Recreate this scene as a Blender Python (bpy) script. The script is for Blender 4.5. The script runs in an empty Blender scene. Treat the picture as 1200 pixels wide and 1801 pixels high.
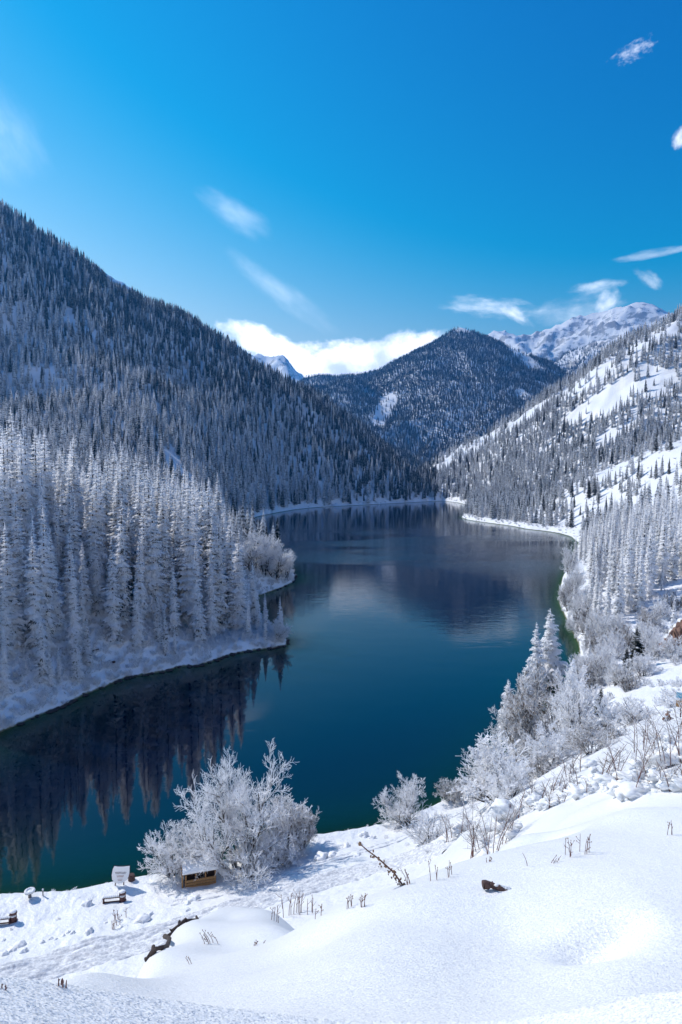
import bpy, bmesh, math, random
import numpy as np
from mathutils import Vector, Matrix, Quaternion

random.seed(7)
rng = np.random.default_rng(7)
scene = bpy.context.scene
COL = scene.collection
R = math.radians

# ------------------------------------------------------------------ camera
CZ = 40.0                      # eye height above the lake
PITCH = R(3.64)                # looking slightly down
FPX = 1100.0                   # focal length in photograph pixels
cam_data = bpy.data.cameras.new('camera')
cam_data.sensor_fit = 'VERTICAL'
cam_data.sensor_height = 36.0
cam_data.sensor_width = 36.0
cam_data.lens = 36.0 * FPX / 1801.0
cam_data.clip_start = 0.05
cam_data.clip_end = 30000
cam = bpy.data.objects.new('camera', cam_data)
COL.objects.link(cam)
cam.location = (0, 0, CZ)
cam.rotation_euler = (R(90) - PITCH, 0, 0)
scene.camera = cam

# ------------------------------------------------------------------ sky, sun, exposure
SUN_AZ, SUN_EL = R(-60), R(41)           # azimuth from +Y, negative = to the left
SUN_DIR = Vector((math.sin(SUN_AZ)*math.cos(SUN_EL), math.cos(SUN_AZ)*math.cos(SUN_EL), math.sin(SUN_EL)))
scene.render.engine = 'CYCLES'
cy = scene.cycles
cy.max_bounces = 9; cy.diffuse_bounces = 7; cy.glossy_bounces = 3
cy.transmission_bounces = 4; cy.transparent_max_bounces = 6; cy.volume_bounces = 0
cy.use_denoising = True
cy.caustics_reflective = False; cy.caustics_refractive = False
scene.view_settings.view_transform = 'Standard'
scene.view_settings.look = 'None'
scene.view_settings.gamma = 1.0
scene.view_settings.use_curve_mapping = False
scene.view_settings.exposure = 0.46

sun_data = bpy.data.lights.new('sun', 'SUN')
sun_data.energy = 4.1
sun_data.angle = R(0.5)
sun_data.color = (1.0, 0.955, 0.885)
sun = bpy.data.objects.new('sun', sun_data)
COL.objects.link(sun)
sun.rotation_euler = SUN_DIR.to_track_quat('Z', 'Y').to_euler()
sun.location = (0, 0, 300)

def pix_dir(px, py):
    a, b = (px-600.0)/FPX, (900.5-py)/FPX
    return (a, math.cos(PITCH)+b*math.sin(PITCH), b*math.cos(PITCH)-math.sin(PITCH))
def pix_azel(px, py):
    d = pix_dir(px, py)
    return math.atan2(d[0], d[1]), math.atan2(d[2], math.hypot(d[0], d[1]))
def at(px, py, Y):
    """point on the sight line through a photograph pixel, Y metres ahead"""
    d = pix_dir(px, py)
    return (d[0]/d[1]*Y, Y, CZ + d[2]/d[1]*Y)
def on_lake(px, py):
    d = pix_dir(px, py); t = -CZ/d[2]
    return (d[0]*t, d[1]*t)

class NT:
    """small helper round a node tree"""
    def __init__(self, tree): self.t = tree
    def n(self, kind, **kw):
        nd = self.t.nodes.new(kind)
        for k, v in kw.items():
            if k == 'ins':
                for key, val in v.items():
                    if hasattr(val, 'is_output'): self.t.links.new(val, nd.inputs[key])
                    else: nd.inputs[key].default_value = val
            else: setattr(nd, k, v)
        return nd
    def m(self, op, a, b=None, c=None, clamp=False):
        nd = self.t.nodes.new('ShaderNodeMath'); nd.operation = op; nd.use_clamp = clamp
        for i, v in enumerate((a, b, c)):
            if v is None: continue
            if hasattr(v, 'is_output'): self.t.links.new(v, nd.inputs[i])
            else: nd.inputs[i].default_value = v
        return nd.outputs[0]
    def mix(self, fac, a, b):
        nd = self.t.nodes.new('ShaderNodeMix'); nd.data_type = 'RGBA'
        for i, v in ((0, fac), (6, a), (7, b)):
            if hasattr(v, 'is_output'): self.t.links.new(v, nd.inputs[i])
            else: nd.inputs[i].default_value = v if i == 0 else (*v, 1) if len(v) == 3 else v
        return nd.outputs[2]
    def ramp(self, fac, a, b):          # smooth step from a to b
        nd = self.t.nodes.new('ShaderNodeMapRange'); nd.interpolation_type = 'SMOOTHSTEP'
        for i, v in ((0, fac), (1, a), (2, b)):
            if hasattr(v, 'is_output'): self.t.links.new(v, nd.inputs[i])
            else: nd.inputs[i].default_value = v
        return nd.outputs[0]
    def l(self, a, b): self.t.links.new(a, b)

world = bpy.data.worlds.new('World')
scene.world = world
world.use_nodes = True
wt = world.node_tree
wt.nodes.clear()
W = NT(wt)
sky = W.n('ShaderNodeTexSky', sky_type='NISHITA')
sky.sun_disc = False
sky.sun_elevation = SUN_EL
sky.sun_rotation = SUN_AZ
sky.altitude = 1800
sky.air_density = 1.0
sky.dust_density = 0.3
sky.ozone_density = 2.0
SKY_K = 0.111
sc_ = W.n('ShaderNodeVectorMath', operation='SCALE', ins={0: sky.outputs[0], 'Scale': SKY_K})
sp_ = W.n('ShaderNodeSeparateColor', ins={0: sc_.outputs[0]})
r_ = W.m('MULTIPLY', W.m('POWER', W.m('MAXIMUM', W.m('SUBTRACT', sp_.outputs[0], 0.155), 0.0), 1.5), 14.0/SKY_K)
g_ = W.m('MULTIPLY', W.m('POWER', sp_.outputs[1], 2.0), 4.2/SKY_K)
b_ = W.m('MULTIPLY', W.m('POWER', sp_.outputs[2], 1.0), 1.12/SKY_K)
hs = W.n('ShaderNodeCombineColor', ins={k: W.m('MINIMUM', c, 1.0/SKY_K) for k, c in enumerate((r_, g_, b_))})
# clouds, placed by direction: a bank low over the valley, thin wisps, drawn-out streaks
tc = W.n('ShaderNodeTexCoord')
sep = W.n('ShaderNodeSeparateXYZ', ins={0: tc.outputs['Generated']})
AZ = W.m('ARCTAN2', sep.outputs[0], sep.outputs[1])
EL = W.m('ARCSINE', sep.outputs[2])
def cloud(px, py, L, Wd, ang, strength, soft, freq=(30, 60), amp=0.9, seed=0.0, det=6):
    """elongated cloud at a direction; L, Wd half sizes in degrees, ang tilt in degrees"""
    a0, e0 = pix_azel(px, py)
    da, de = W.m('SUBTRACT', AZ, a0), W.m('SUBTRACT', EL, e0)
    c, s = math.cos(R(ang)), math.sin(R(ang))
    u = W.m('ADD', W.m('MULTIPLY', da, c), W.m('MULTIPLY', de, s))
    v = W.m('SUBTRACT', W.m('MULTIPLY', de, c), W.m('MULTIPLY', da, s))
    cv = W.n('ShaderNodeCombineXYZ', ins={0: W.m('MULTIPLY', u, freq[0]), 1: W.m('MULTIPLY', v, freq[1]), 2: seed})
    nz = W.n('ShaderNodeTexNoise', noise_dimensions='3D', ins={'Vector': cv.outputs[0], 'Scale': 1.0, 'Detail': det, 'Roughness': 0.6})
    uu = W.m('DIVIDE', u, R(L)); vv = W.m('DIVIDE', v, R(Wd))
    q = W.m('SUBTRACT', 1.0, W.m('ADD', W.m('MULTIPLY', uu, uu), W.m('MULTIPLY', vv, vv)))
    q = W.m('ADD', q, W.m('MULTIPLY', W.m('SUBTRACT', nz.outputs[0], 0.5), amp*2))
    return W.m('MULTIPLY', W.ramp(q, 0.0, soft), strength), nz.outputs[0]
masks = []
for args in [
    (590, 640, 11.5, 2.1, 3, 0.97, 0.75, (26, 34), 1.0, 1.0),       # bank behind the valley
    (470, 605, 5.0, 1.4, -22, 0.95, 0.75, (26, 36), 0.9, 2.0),
    (690, 618, 6.0, 1.6, 12, 0.92, 0.85, (26, 36), 1.0, 12.0),
    (860, 540, 4.2, 1.0, -8, 0.5, 2.0, (18, 60), 1.5, 3.0),         # wisps beside the middle peak
    (905, 552, 2.2, 0.6, -35, 0.5, 1.5, (26, 60), 1.3, 4.0),
    (1005, 545, 4.6, 1.2, 5, 0.42, 2.0, (20, 50), 1.4, 5.0),
    (1068, 530, 1.3, 0.9, 50, 0.6, 1.8, (40, 50), 1.1, 6.0),
    (1050, 505, 2.6, 0.6, 3, 0.40, 1.6, (24, 60), 1.3, 7.0),
    (1150, 446, 3.4, 0.4, 2, 0.30, 1.6, (20, 70), 1.2, 8.0),
    (1140, 490, 1.4, 0.6, -40, 0.25, 1.6, (40, 60), 1.5, 9.0),
    (1114, 90, 1.6, 0.6, 10, 0.26, 1.8, (70, 130), 2.2, 10.0),
    (1200, 243, 0.8, 0.8, 60, 0.42, 1.4, (60, 70), 1.3, 11.0),
    (415, 380, 4.2, 1.5, -24, 0.42, 2.6, (9, 30), 0.9, 13.0, 4),   # soft streaks
    (500, 520, 7.0, 1.2, -33, 0.42, 2.6, (8, 30), 0.9, 14.0, 4),
    (10, 235, 4.0, 3.0, -55, 0.25, 2.6, (9, 22), 0.9, 15.0, 4),
]:
    masks.append(cloud(*args))
inv = None
for mk, nz in masks:
    k = W.m('SUBTRACT', 1.0, mk, clamp=True)
    inv = k if inv is None else W.m('MULTIPLY', inv, k)
cover = W.m('SUBTRACT', 1.0, inv, clamp=True)
cn = W.n('ShaderNodeTexNoise', ins={'Vector': tc.outputs['Generated'], 'Scale': 22.0, 'Detail': 6.0, 'Roughness': 0.55})
cc = W.mix(W.ramp(cn.outputs[0], 0.3, 0.62), (13.0, 14.0, 15.0), (25.0, 24.5, 24.0))
final = W.mix(cover, hs.outputs[0], cc)
bg = W.n('ShaderNodeBackground', ins={'Color': final, 'Strength': SKY_K})
wo = W.n('ShaderNodeOutputWorld')
W.l(bg.outputs[0], wo.inputs['Surface'])

# ------------------------------------------------------------------ numeric noise
def _hash(ix, iy, seed):
    h = (ix.astype(np.int64)*374761393 + iy.astype(np.int64)*668265263 + seed*1442695041) & 0xFFFFFFFF
    h = ((h ^ (h >> 13))*1274126177) & 0xFFFFFFFF
    return h ^ (h >> 16)
def perlin(x, y, seed=0):
    x = np.asarray(x, float); y = np.asarray(y, float)
    ix, iy = np.floor(x), np.floor(y); fx, fy = x-ix, y-iy
    u = fx*fx*fx*(fx*(fx*6-15)+10); v = fy*fy*fy*(fy*(fy*6-15)+10)
    def g(dx, dy):
        a = _hash(ix+dx, iy+dy, seed)/4294967296.0*2*np.pi
        return np.cos(a)*(fx-dx) + np.sin(a)*(fy-dy)
    return (g(0,0)*(1-u)+g(1,0)*u)*(1-v) + (g(0,1)*(1-u)+g(1,1)*u)*v
def fbm(x, y, seed=0, octv=4, gain=0.5):
    s, a, t = 0, 1.0, 0
    for o in range(octv):
        s = s + a*perlin(x*2**o+17.3*o, y*2**o-9.1*o, seed+o); t += a; a *= gain
    return s/t
def ridged(x, y, seed=0, octv=4):
    s, a, t = 0, 1.0, 0
    for o in range(octv):
        s = s + a*(1-2*np.abs(perlin(x*2**o+5.7*o, y*2**o+3.3*o, seed+o))*1.4); t += a; a *= 0.5
    return s/t

def sstep(a, b, x):
    t = np.clip((x-a)/(b-a), 0, 1)
    return t*t*(3-2*t)
# ------------------------------------------------------------------ the lie of the land
# shore of the lake, from the photograph's waterline (clockwise, metres)
SHORE_PIX = [(-420,1600),(-150,1592),(0,1582),(60,1579),(130,1576),(185,1564),(240,1553),(290,1546),(360,1530),(420,1515),(480,1497),(540,1480),
  (600,1472),(660,1461),(700,1449),(735,1435),(775,1416),(815,1396),(850,1374),(885,1340),(915,1306),(950,1265),(985,1226),(1008,1185),
  (1020,1152),(1018,1132),(1006,1108),(996,1088),(984,1062),(984,1040),(990,1015),(1003,990),(1014,968),(1018,955),(1005,944),(985,938),
  (960,934),(930,931),(900,925),(870,921),(840,917),(822,914),(812,910),(822,902),(830,896),(826,889),(806,884),(780,881),(755,882),(720,884),
  (680,886),(640,888),(600,890),(560,892),(520,896),(490,901),(455,908),(425,918),(400,930),(410,948),(440,968),(475,985),(505,1000),(519,1012),
  (516,1024),(500,1032),(478,1040),(455,1048),(430,1060),(445,1085),(480,1112),(506,1127),(503,1136),(480,1140),(440,1145),(405,1152),(375,1163),(345,1172),
  (318,1172),(295,1180),(262,1186),(222,1192),(190,1206),(150,1222),(105,1245),(60,1262),(20,1280),(-40,1305),(-150,1350),(-350,1420)]
SHORE = np.array([on_lake(*p) for p in SHORE_PIX])
def shore_dist(x, y):
    """signed distance to the shore: positive on land, negative on the lake"""
    x = np.asarray(x, float).ravel(); y = np.asarray(y, float).ravel()
    d = np.full(x.shape, 1e12); inside = np.zeros(x.shape, bool)
    n = len(SHORE)
    for i in range(n):
        ax, ay = SHORE[i]; bx, by = SHORE[(i+1) % n]
        ex, ey = bx-ax, by-ay
        t = np.clip(((x-ax)*ex+(y-ay)*ey)/(ex*ex+ey*ey), 0, 1)
        d = np.minimum(d, (x-ax-t*ex)**2+(y-ay-t*ey)**2)
        c = (ay > y) != (by > y)
        if ey != 0: inside ^= c & (x < ex*(y-ay)/ey+ax)
    d = np.sqrt(d)
    return np.where(inside, -d, d)

class Sheet:
    """thin-plate height sheet through control points, in (azimuth, log distance)"""
    def __init__(self, pix, raw=(), reg=1e-3):
        P = [at(*p) for p in pix]
        for (px, Y, z) in raw:
            P.append(((px-600)/FPX*Y, Y, z))
        P = np.array(P)
        self.q = self.uv(P[:,0], P[:,1]); n = len(P)
        K = self.phi(self.q[:,None,:]-self.q[None,:,:]) + reg*np.eye(n)
        A = np.zeros((n+3, n+3)); A[:n,:n] = K
        A[:n,n] = A[n,:n] = 1; A[:n,n+1:] = self.q; A[n+1:,:n] = self.q.T
        self.w = np.linalg.solve(A, np.concatenate([P[:,2], [0,0,0]]))
    @staticmethod
    def uv(x, y):
        az = np.clip(np.arctan2(x, y), -0.85, 0.85)
        return np.stack([az*2.4, np.log(np.maximum(np.hypot(x, y), 0.5))], -1)
    @staticmethod
    def phi(d):
        r2 = (d*d).sum(-1)
        return 0.5*r2*np.log(np.maximum(r2, 1e-12))
    def __call__(self, x, y):
        q = self.uv(x, y); out = self.w[-3]+q@self.w[-2:]
        for i in range(len(self.q)):
            out = out + self.w[i]*self.phi(q-self.q[i])
        return out

# camera hillside, right bank, spur and right mountain
RIGHT = Sheet([
  (600,1801,2.6),(1200,1801,2.3),(0,1801,3.6),(300,1801,3.0),(900,1801,2.4),(1500,1801,2.3),(-300,1801,4.2),
  (0,1768,4.4),(150,1738,5.2),(560,1612,6.3),(600,1599,6.6),(720,1563,7.0),(800,1537,7.6),(900,1495,8.2),(1000,1460,8.4),(1100,1425,8.6),(1200,1398,8.8),(1500,1300,9.5),
  (600,1690,4.0),(900,1640,4.4),(1150,1600,4.2),(200,1757,4.0),(-300,1790,5.4),
  (250,1722,5.5),(250,1697,7.4),(300,1740,4.6),(300,1702,6.2),(300,1672,8.2),(300,1652,9.7),(400,1740,4.3),(400,1692,5.6),(400,1652,7.6),(400,1617,10),(400,1594,12.4),(350,1618,11.4),(480,1662,6.0),(480,1626,8.0),(480,1600,11),
  (860,1470,16),(920,1443,15),(1000,1412,14),(1100,1378,13),(1200,1345,13),(1500,1230,14),
  (900,1400,26),(1000,1365,22),(1100,1330,20),(1200,1308,20),
  (1200,1262,50),(1100,1292,46),(1000,1330,48),(900,1375,56),(1500,1160,55),
  (835,1467,44),(790,1482,47),(720,1506,51),(600,1542,51),(400,1602,48),(250,1657,45.5),(100,1694,44),(0,1722,42),(-300,1790,40),
  (700,1475,60),(600,1500,58),(450,1550,55),(300,1585,52.5),(150,1610,51),(0,1640,50),(-300,1680,50),
  (760,1448,63),(850,1408,67),(930,1365,72),
  (1200,1200,78),(1100,1226,80),(1020,1250,88),(1500,1060,85),
  (1200,1130,110),(1100,1146,112),(1200,1060,150),(1100,1072,152),(1500,980,150),
  (1200,980,195),(1110,1005,200),(1040,1020,200),(1200,905,290),(1110,925,310),(1050,950,320),
  (1200,772,430),(1110,808,450),(1010,850,480),(930,890,520),(1500,680,420),(1200,840,350),(1080,880,400),(980,915,440),
  (1200,557,850),(1130,588,870),(1040,640,900),(960,695,950),(880,745,1010),(800,790,1080),(745,828,1150),(1500,470,850),
  (1200,660,700),(1100,690,720),(1040,745,720),(960,790,760),(880,830,800),(820,862,850)],
 raw=[(0,6.5,32.4),(120,7,32.0),(-300,8,31.5),(600,9,32.5),(720,10,32.1),(800,11,31.4),(350,15,28.4),(440,16.5,26.9),(250,10.5,30.6),(520,14,28.8),(1200,545,52),(1050,560,28),(960,590,12),(880,640,6),(1500,560,70),
  (1200,1050,190),(1040,1100,110),(880,1250,60),(1500,1100,240),(1200,1600,60),(880,1700,20),
  (300,200,-25),(0,200,-25),(600,300,-20),(600,600,-25),(300,1000,-60),(0,1000,-60),(650,1300,-40),(300,120,-15),(0,110,-12),(600,140,-15),
  (-300,120,-12),(-300,1000,-60),(600,2000,-60),(700,800,-15)])
# promontory and left mountain
LEFT = Sheet([
  (0,1015,122),(-100,1020,114),(100,1022,132),(200,1035,143),(300,1052,153),(400,1066,165),(460,1060,190),(480,985,222),
  (0,955,165),(100,962,172),(200,975,180),(300,985,192),(400,985,215),(-200,930,160),
  (0,362,900),(50,390,915),(100,426,930),(150,458,940),(200,489,950),(250,517,965),(300,541,980),(350,573,1000),(400,607,1020),(460,647,1050),(517,676,1060),(560,704,1060),(600,728,1050),(650,766,1020),(700,808,985),(745,846,940),(765,874,910),
  (-200,250,880),(-500,120,860),
  (120,580,720),(260,683,640),(370,763,600),(495,848,590),(100,480,840),(300,620,830),(450,720,800),(560,780,800),(650,830,830),(0,640,620),(-200,560,600),
  (0,760,450),(-200,760,420),(200,800,460),(330,850,470),(430,880,530),(-500,600,500)],
 raw=[(0,260,14),(200,270,10),(-200,250,20),(350,300,8),(0,340,40),(200,360,25),
  (200,1300,200),(517,1400,60),(650,1350,0),(0,1300,320),(-300,1200,420),
  (600,200,-20),(600,300,-20),(700,500,-30),(900,500,-60),(1200,500,-90),(1200,900,-120),(900,900,-60),(850,1200,-60),(1200,200,-80),(1200,100,-80),(900,150,-40),(600,90,-15),(600,60,-20),(300,60,-20),(0,55,-15),(1200,50,-60),(-300,60,-12),
  (800,1800,-80),(600,2000,-80),(1200,2000,-150)])

def seg_tent(x, y, a, b, s):
    ex, ey = b[0]-a[0], b[1]-a[1]
    t = np.clip(((x-a[0])*ex+(y-a[1])*ey)/(ex*ex+ey*ey), 0, 1)
    d = np.hypot(x-a[0]-t*ex, y-a[1]-t*ey)
    return a[2]+t*(b[2]-a[2]) - s*d
def tent(x, y, ridge, s):
    P = [at(*p) for p in ridge]
    return np.maximum.reduce([seg_tent(x, y, P[i], P[i+1], s) for i in range(len(P)-1)])

def wild(x, y, amp, wl):          # warped coordinates so crests and gullies wander
    return x+amp*perlin(x/wl, y/wl, 91), y+amp*perlin(x/wl+40, y/wl-13, 92)

def far_sheets(x, y):
    wx, wy = wild(x, y, 30, 320)
    m = np.maximum.reduce([
        tent(wx, wy, [(540,664,2900),(640,652,2800),(700,630,2700),(760,600,2620),(815,564,2550)], 0.62),
        tent(wx, wy, [(815,564,2550),(880,612,2560),(930,638,2580),(966,662,2600),(1010,700,2500)], 0.62),
        tent(wx, wy, [(815,564,2550),(790,640,2300),(735,700,2050),(690,740,1850),(650,790,1700)], 0.66),
        tent(wx, wy, [(815,564,2550),(830,640,2300),(800,700,2050),(770,740,1850),(745,800,1650)], 0.68),
        tent(wx, wy, [(870,606,2560),(900,680,2250),(870,740,1950),(850,790,1700)], 0.7)])
    hump = tent(wx, wy, [(480,700,2300),(560,672,2250),(620,668,2200),(680,690,2100)], 0.5)
    back = np.maximum(tent(wx, wy, [(540,690,1550),(605,733,1500),(680,782,1450),(735,816,1400),(770,846,1350)], 0.62),
                      tent(wx, wy, [(420,640,1800),(480,665,1650),(540,690,1550)], 0.62))
    mid = np.maximum.reduce([m, hump, back]) + 32*ridged(x/270, y/270, 31, 4)*sstep(20, 200, 640-m) - 22
    wx, wy = wild(x, y, 90, 500)
    f = np.maximum.reduce([
        tent(wx, wy, [(780,640,5600),(870,588,5400),(920,594,5300),(985,574,5200),(1060,552,5100),(1118,529,5000),(1165,553,5000),(1230,600,5000)], 0.6),
        tent(wx, wy, [(1118,529,5000),(1090,600,4400),(1040,660,3900)], 0.62),
        tent(wx, wy, [(985,574,5200),(950,620,4700),(985,660,4200)], 0.62),
        tent(wx, wy, [(870,588,5400),(930,625,4700),(975,652,4200)], 0.62),
        tent(wx, wy, [(1165,553,5000),(1150,620,4500)], 0.62),
        tent(wx, wy, [(940,660,3400),(1010,628,3300),(1070,616,3200),(1120,640,3200)], 0.62),
        tent(wx, wy, [(400,610,5000),(430,608,4800),(480,630,4700),(530,662,4600),(600,690,4500)], 0.62),
        tent(wx, wy, [(-200,350,2500),(-60,392,2400),(0,412,2300),(25,470,2250)], 0.62)])
    far = f + 125*ridged(x/460, y/460, 51, 5)*sstep(-60, 260, 1400-f) - 24
    return mid, far

FEATURES = [(1040,1650,3.95,-0.20,0.26,0.20),(1100,1640,4.1,-0.10,0.22,0.18),(870,1522,7.3,-0.28,0.55,0.45),(800,1535,7.4,0.16,0.5,0.5),(965,1497,7.6,-0.30,0.42,0.4),(900,1475,8.4,0.18,0.5,0.5),
  (560,1655,5.0,-0.12,0.5,0.35),(470,1650,7.2,-0.16,0.6,0.5),(1120,1480,7.2,0.14,0.7,0.5),(760,1640,4.6,-0.05,0.5,0.3),(1010,1425,9.6,0.25,0.7,0.6),(1150,1405,9.0,0.18,0.8,0.5)]
def height(x, y, want=False):
    x = np.asarray(x, float); y = np.asarray(y, float); sh = x.shape
    x = x.ravel(); y = y.ravel()
    r = np.hypot(x, y); d = shore_dist(x, y)
    k_ = np.maximum(1.0, 2.4/np.maximum(r, 0.05))
    zr, zl = RIGHT(x*k_, y*k_), LEFT(x, y)
    zr = zr + np.maximum(0, 2.4-r)*0.3
    zr = np.where(r > 1700, zr-(r-1700)*0.5, zr); zl = np.where(r > 1700, zl-(r-1700)*0.5, zl)
    big = sstep(250, 700, r)
    gx, gy = wild(x, y, 25, 160)
    gul = ridged(gx/130, gy/130, 11, 4)
    zr = zr + big*(gul*18-12)*sstep(0, 120, d) + (1-big)*sstep(60, 160, r)*2.0*fbm(x/18, y/18, 3, 3)*sstep(2, 20, d)
    zl = zl + big*(gul*26-22)*sstep(0, 120, d) + (1-big)*2.0*fbm(x/16, y/16, 4, 3)*sstep(2, 20, d)
    mid, far = far_sheets(x, y)
    stack = np.stack([zr, zl, mid, far]); which = stack.argmax(0); z = stack.max(0)
    z = np.maximum(z, 1.5+0.004*r)
    # the bank: ground may not rise from the water faster than a steep bank, and is always above it
    bank = 0.35*np.sqrt(np.maximum(d, 0)) + np.maximum(d, 0)*np.where(r < 150, 0.75, 0.95)
    z = np.where(d > 0, np.minimum(np.maximum(z, 0.12+0.02*np.minimum(d, 20)), bank), np.maximum(-0.42*(-d), -16)*np.where(d > -6, 1.0, 1.0))
    # snow forms on the camera hillside
    near = 1-sstep(10, 22, r)
    z = z + near*(0.16*fbm(x/2.6, y/2.6, 21, 2)*sstep(4, 9, r) + 0.022*fbm(x/0.6, y/0.6, 22, 2)*sstep(1.5, 3.5, r))
    for (px, py, Y, amp, rx, ry) in FEATURES:
        fx, fy, _ = at(px, py, Y)
        z = z + amp*np.exp(-((x-fx)/rx)**2-((y-fy)/ry)**2)
    roughm = sstep(11, 20, r)*(1-sstep(90, 150, r))*sstep(0.5, 4, d)
    z = z + roughm*(0.28*fbm(x/2.2, y/2.2, 23, 3) + 0.10*fbm(x/0.7, y/0.7, 24, 2))
    # behind the lens the hillside simply climbs on
    az = np.abs(np.arctan2(x, y)); bk = sstep(0.9, 1.5, az)
    z = z*(1-bk) + bk*(38.3 - 0.35*y + 0.12*np.abs(x))*(r < 1e9)
    z = np.where(r < 1.2, np.minimum(z, 38.4), z)
    if want: return z.reshape(sh), which.reshape(sh), d.reshape(sh)
    return z.reshape(sh)
def hz(x, y): return float(height(np.array([x]), np.array([y]))[0])
def ground_at(px, py, y0=2.0, y1=2500.0):
    """where the sight line through a pixel meets the ground or the lake"""
    Y = np.exp(np.linspace(math.log(y0), math.log(y1), 1500))
    d = pix_dir(px, py)
    x = d[0]/d[1]*Y; zr = CZ+d[2]/d[1]*Y
    zz = np.maximum(height(x, Y), 0)
    k = np.argmax(zr <= zz)
    return (float(x[k]), float(Y[k]), float(zz[k]))

# grid round the camera: even in direction, finer where the ground is seen edge on
def lsp(a, b, n): return np.exp(np.linspace(math.log(a), math.log(b), n, endpoint=False))
rows = np.concatenate([lsp(0.4,1.5,8), lsp(1.5,15,240), lsp(15,150,330), lsp(150,1300,230), lsp(1300,6000,260), lsp(6000,9000,6)])
cols = np.concatenate([np.linspace(-math.pi,-1.0,24,endpoint=False), np.linspace(-1.0,-0.58,40,endpoint=False),
                       np.linspace(-0.58,0.58,560,endpoint=False), np.linspace(0.58,1.0,40,endpoint=False), np.linspace(1.0,math.pi,24,endpoint=False)])
nr, nc = len(rows), len(cols)
GR, GA = np.meshgrid(rows, cols, indexing='ij')
GX, GY = GR*np.sin(GA), GR*np.cos(GA)
GZ, GW, GD = height(GX, GY, True)
idx = np.arange(nr*nc).reshape(nr, nc)
q = np.stack([idx[:-1,:], np.roll(idx,-1,1)[:-1,:], np.roll(idx,-1,1)[1:,:], idx[1:,:]], -1).reshape(-1,4)
V = np.stack([GX, GY, GZ], -1).reshape(-1,3)
fw = GW[:-1,:].reshape(-1); fr = GR[:-1,:].reshape(-1); fd = GD[:-1,:].reshape(-1)
region = np.where(fd < -1.0, 5, np.where(fw == 0, np.where(fr > 560, 1, 0), np.where(fw == 1, 2, np.where(fw == 2, 3, 4))))

def np_mesh(name, V, F, mat, smooth=True):
    me = bpy.data.meshes.new(name)
    V = np.asarray(V, np.float32); F = np.asarray(F, np.int32)
    me.vertices.add(len(V)); me.vertices.foreach_set('co', V.ravel())
    k = F.shape[1]
    me.loops.add(F.size); me.loops.foreach_set('vertex_index', F.ravel())
    me.polygons.add(len(F)); me.polygons.foreach_set('loop_start', np.arange(0, F.size, k, dtype=np.int32))
    me.polygons.foreach_set('loop_total', np.full(len(F), k, np.int32))
    me.update(calc_edges=True)
    if smooth: me.polygons.foreach_set('use_smooth', np.ones(len(F), bool))
    if mat: me.materials.append(mat)
    return me
def structure(name, me, label=None):
    o = bpy.data.objects.new(name, me); COL.objects.link(o); o['kind'] = 'structure'
    if label: o['label'] = label
    return o
# ------------------------------------------------------------------ materials
def new_mat(name):
    m = bpy.data.materials.new(name); m.use_nodes = True
    t = m.node_tree; t.nodes.clear(); N = NT(t)
    out = N.n('ShaderNodeOutputMaterial')
    p = N.n('ShaderNodeBsdfPrincipled'); N.l(p.outputs[0], out.inputs['Surface'])
    return m, N, p, out
def simple(name, col, rough=0.7, var=0.25, scale=6.0, bump=0.2, metal=0.0):
    m, N, p, out = new_mat(name)
    tc = N.n('ShaderNodeTexCoord')
    nz = N.n('ShaderNodeTexNoise', ins={'Vector': tc.outputs['Object'], 'Scale': scale, 'Detail': 5.0})
    N.l(N.mix(nz.outputs[0], tuple(c*(1-var) for c in col), tuple(min(1, c*(1+var)) for c in col)), p.inputs['Base Color'])
    p.inputs['Roughness'].default_value = rough; p.inputs['Metallic'].default_value = metal
    bp = N.n('ShaderNodeBump', ins={'Strength': bump, 'Distance': 0.02, 'Height': nz.outputs[0]})
    N.l(bp.outputs[0], p.inputs['Normal'])
    return m
SNOW = (0.76, 0.765, 0.77)

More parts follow.
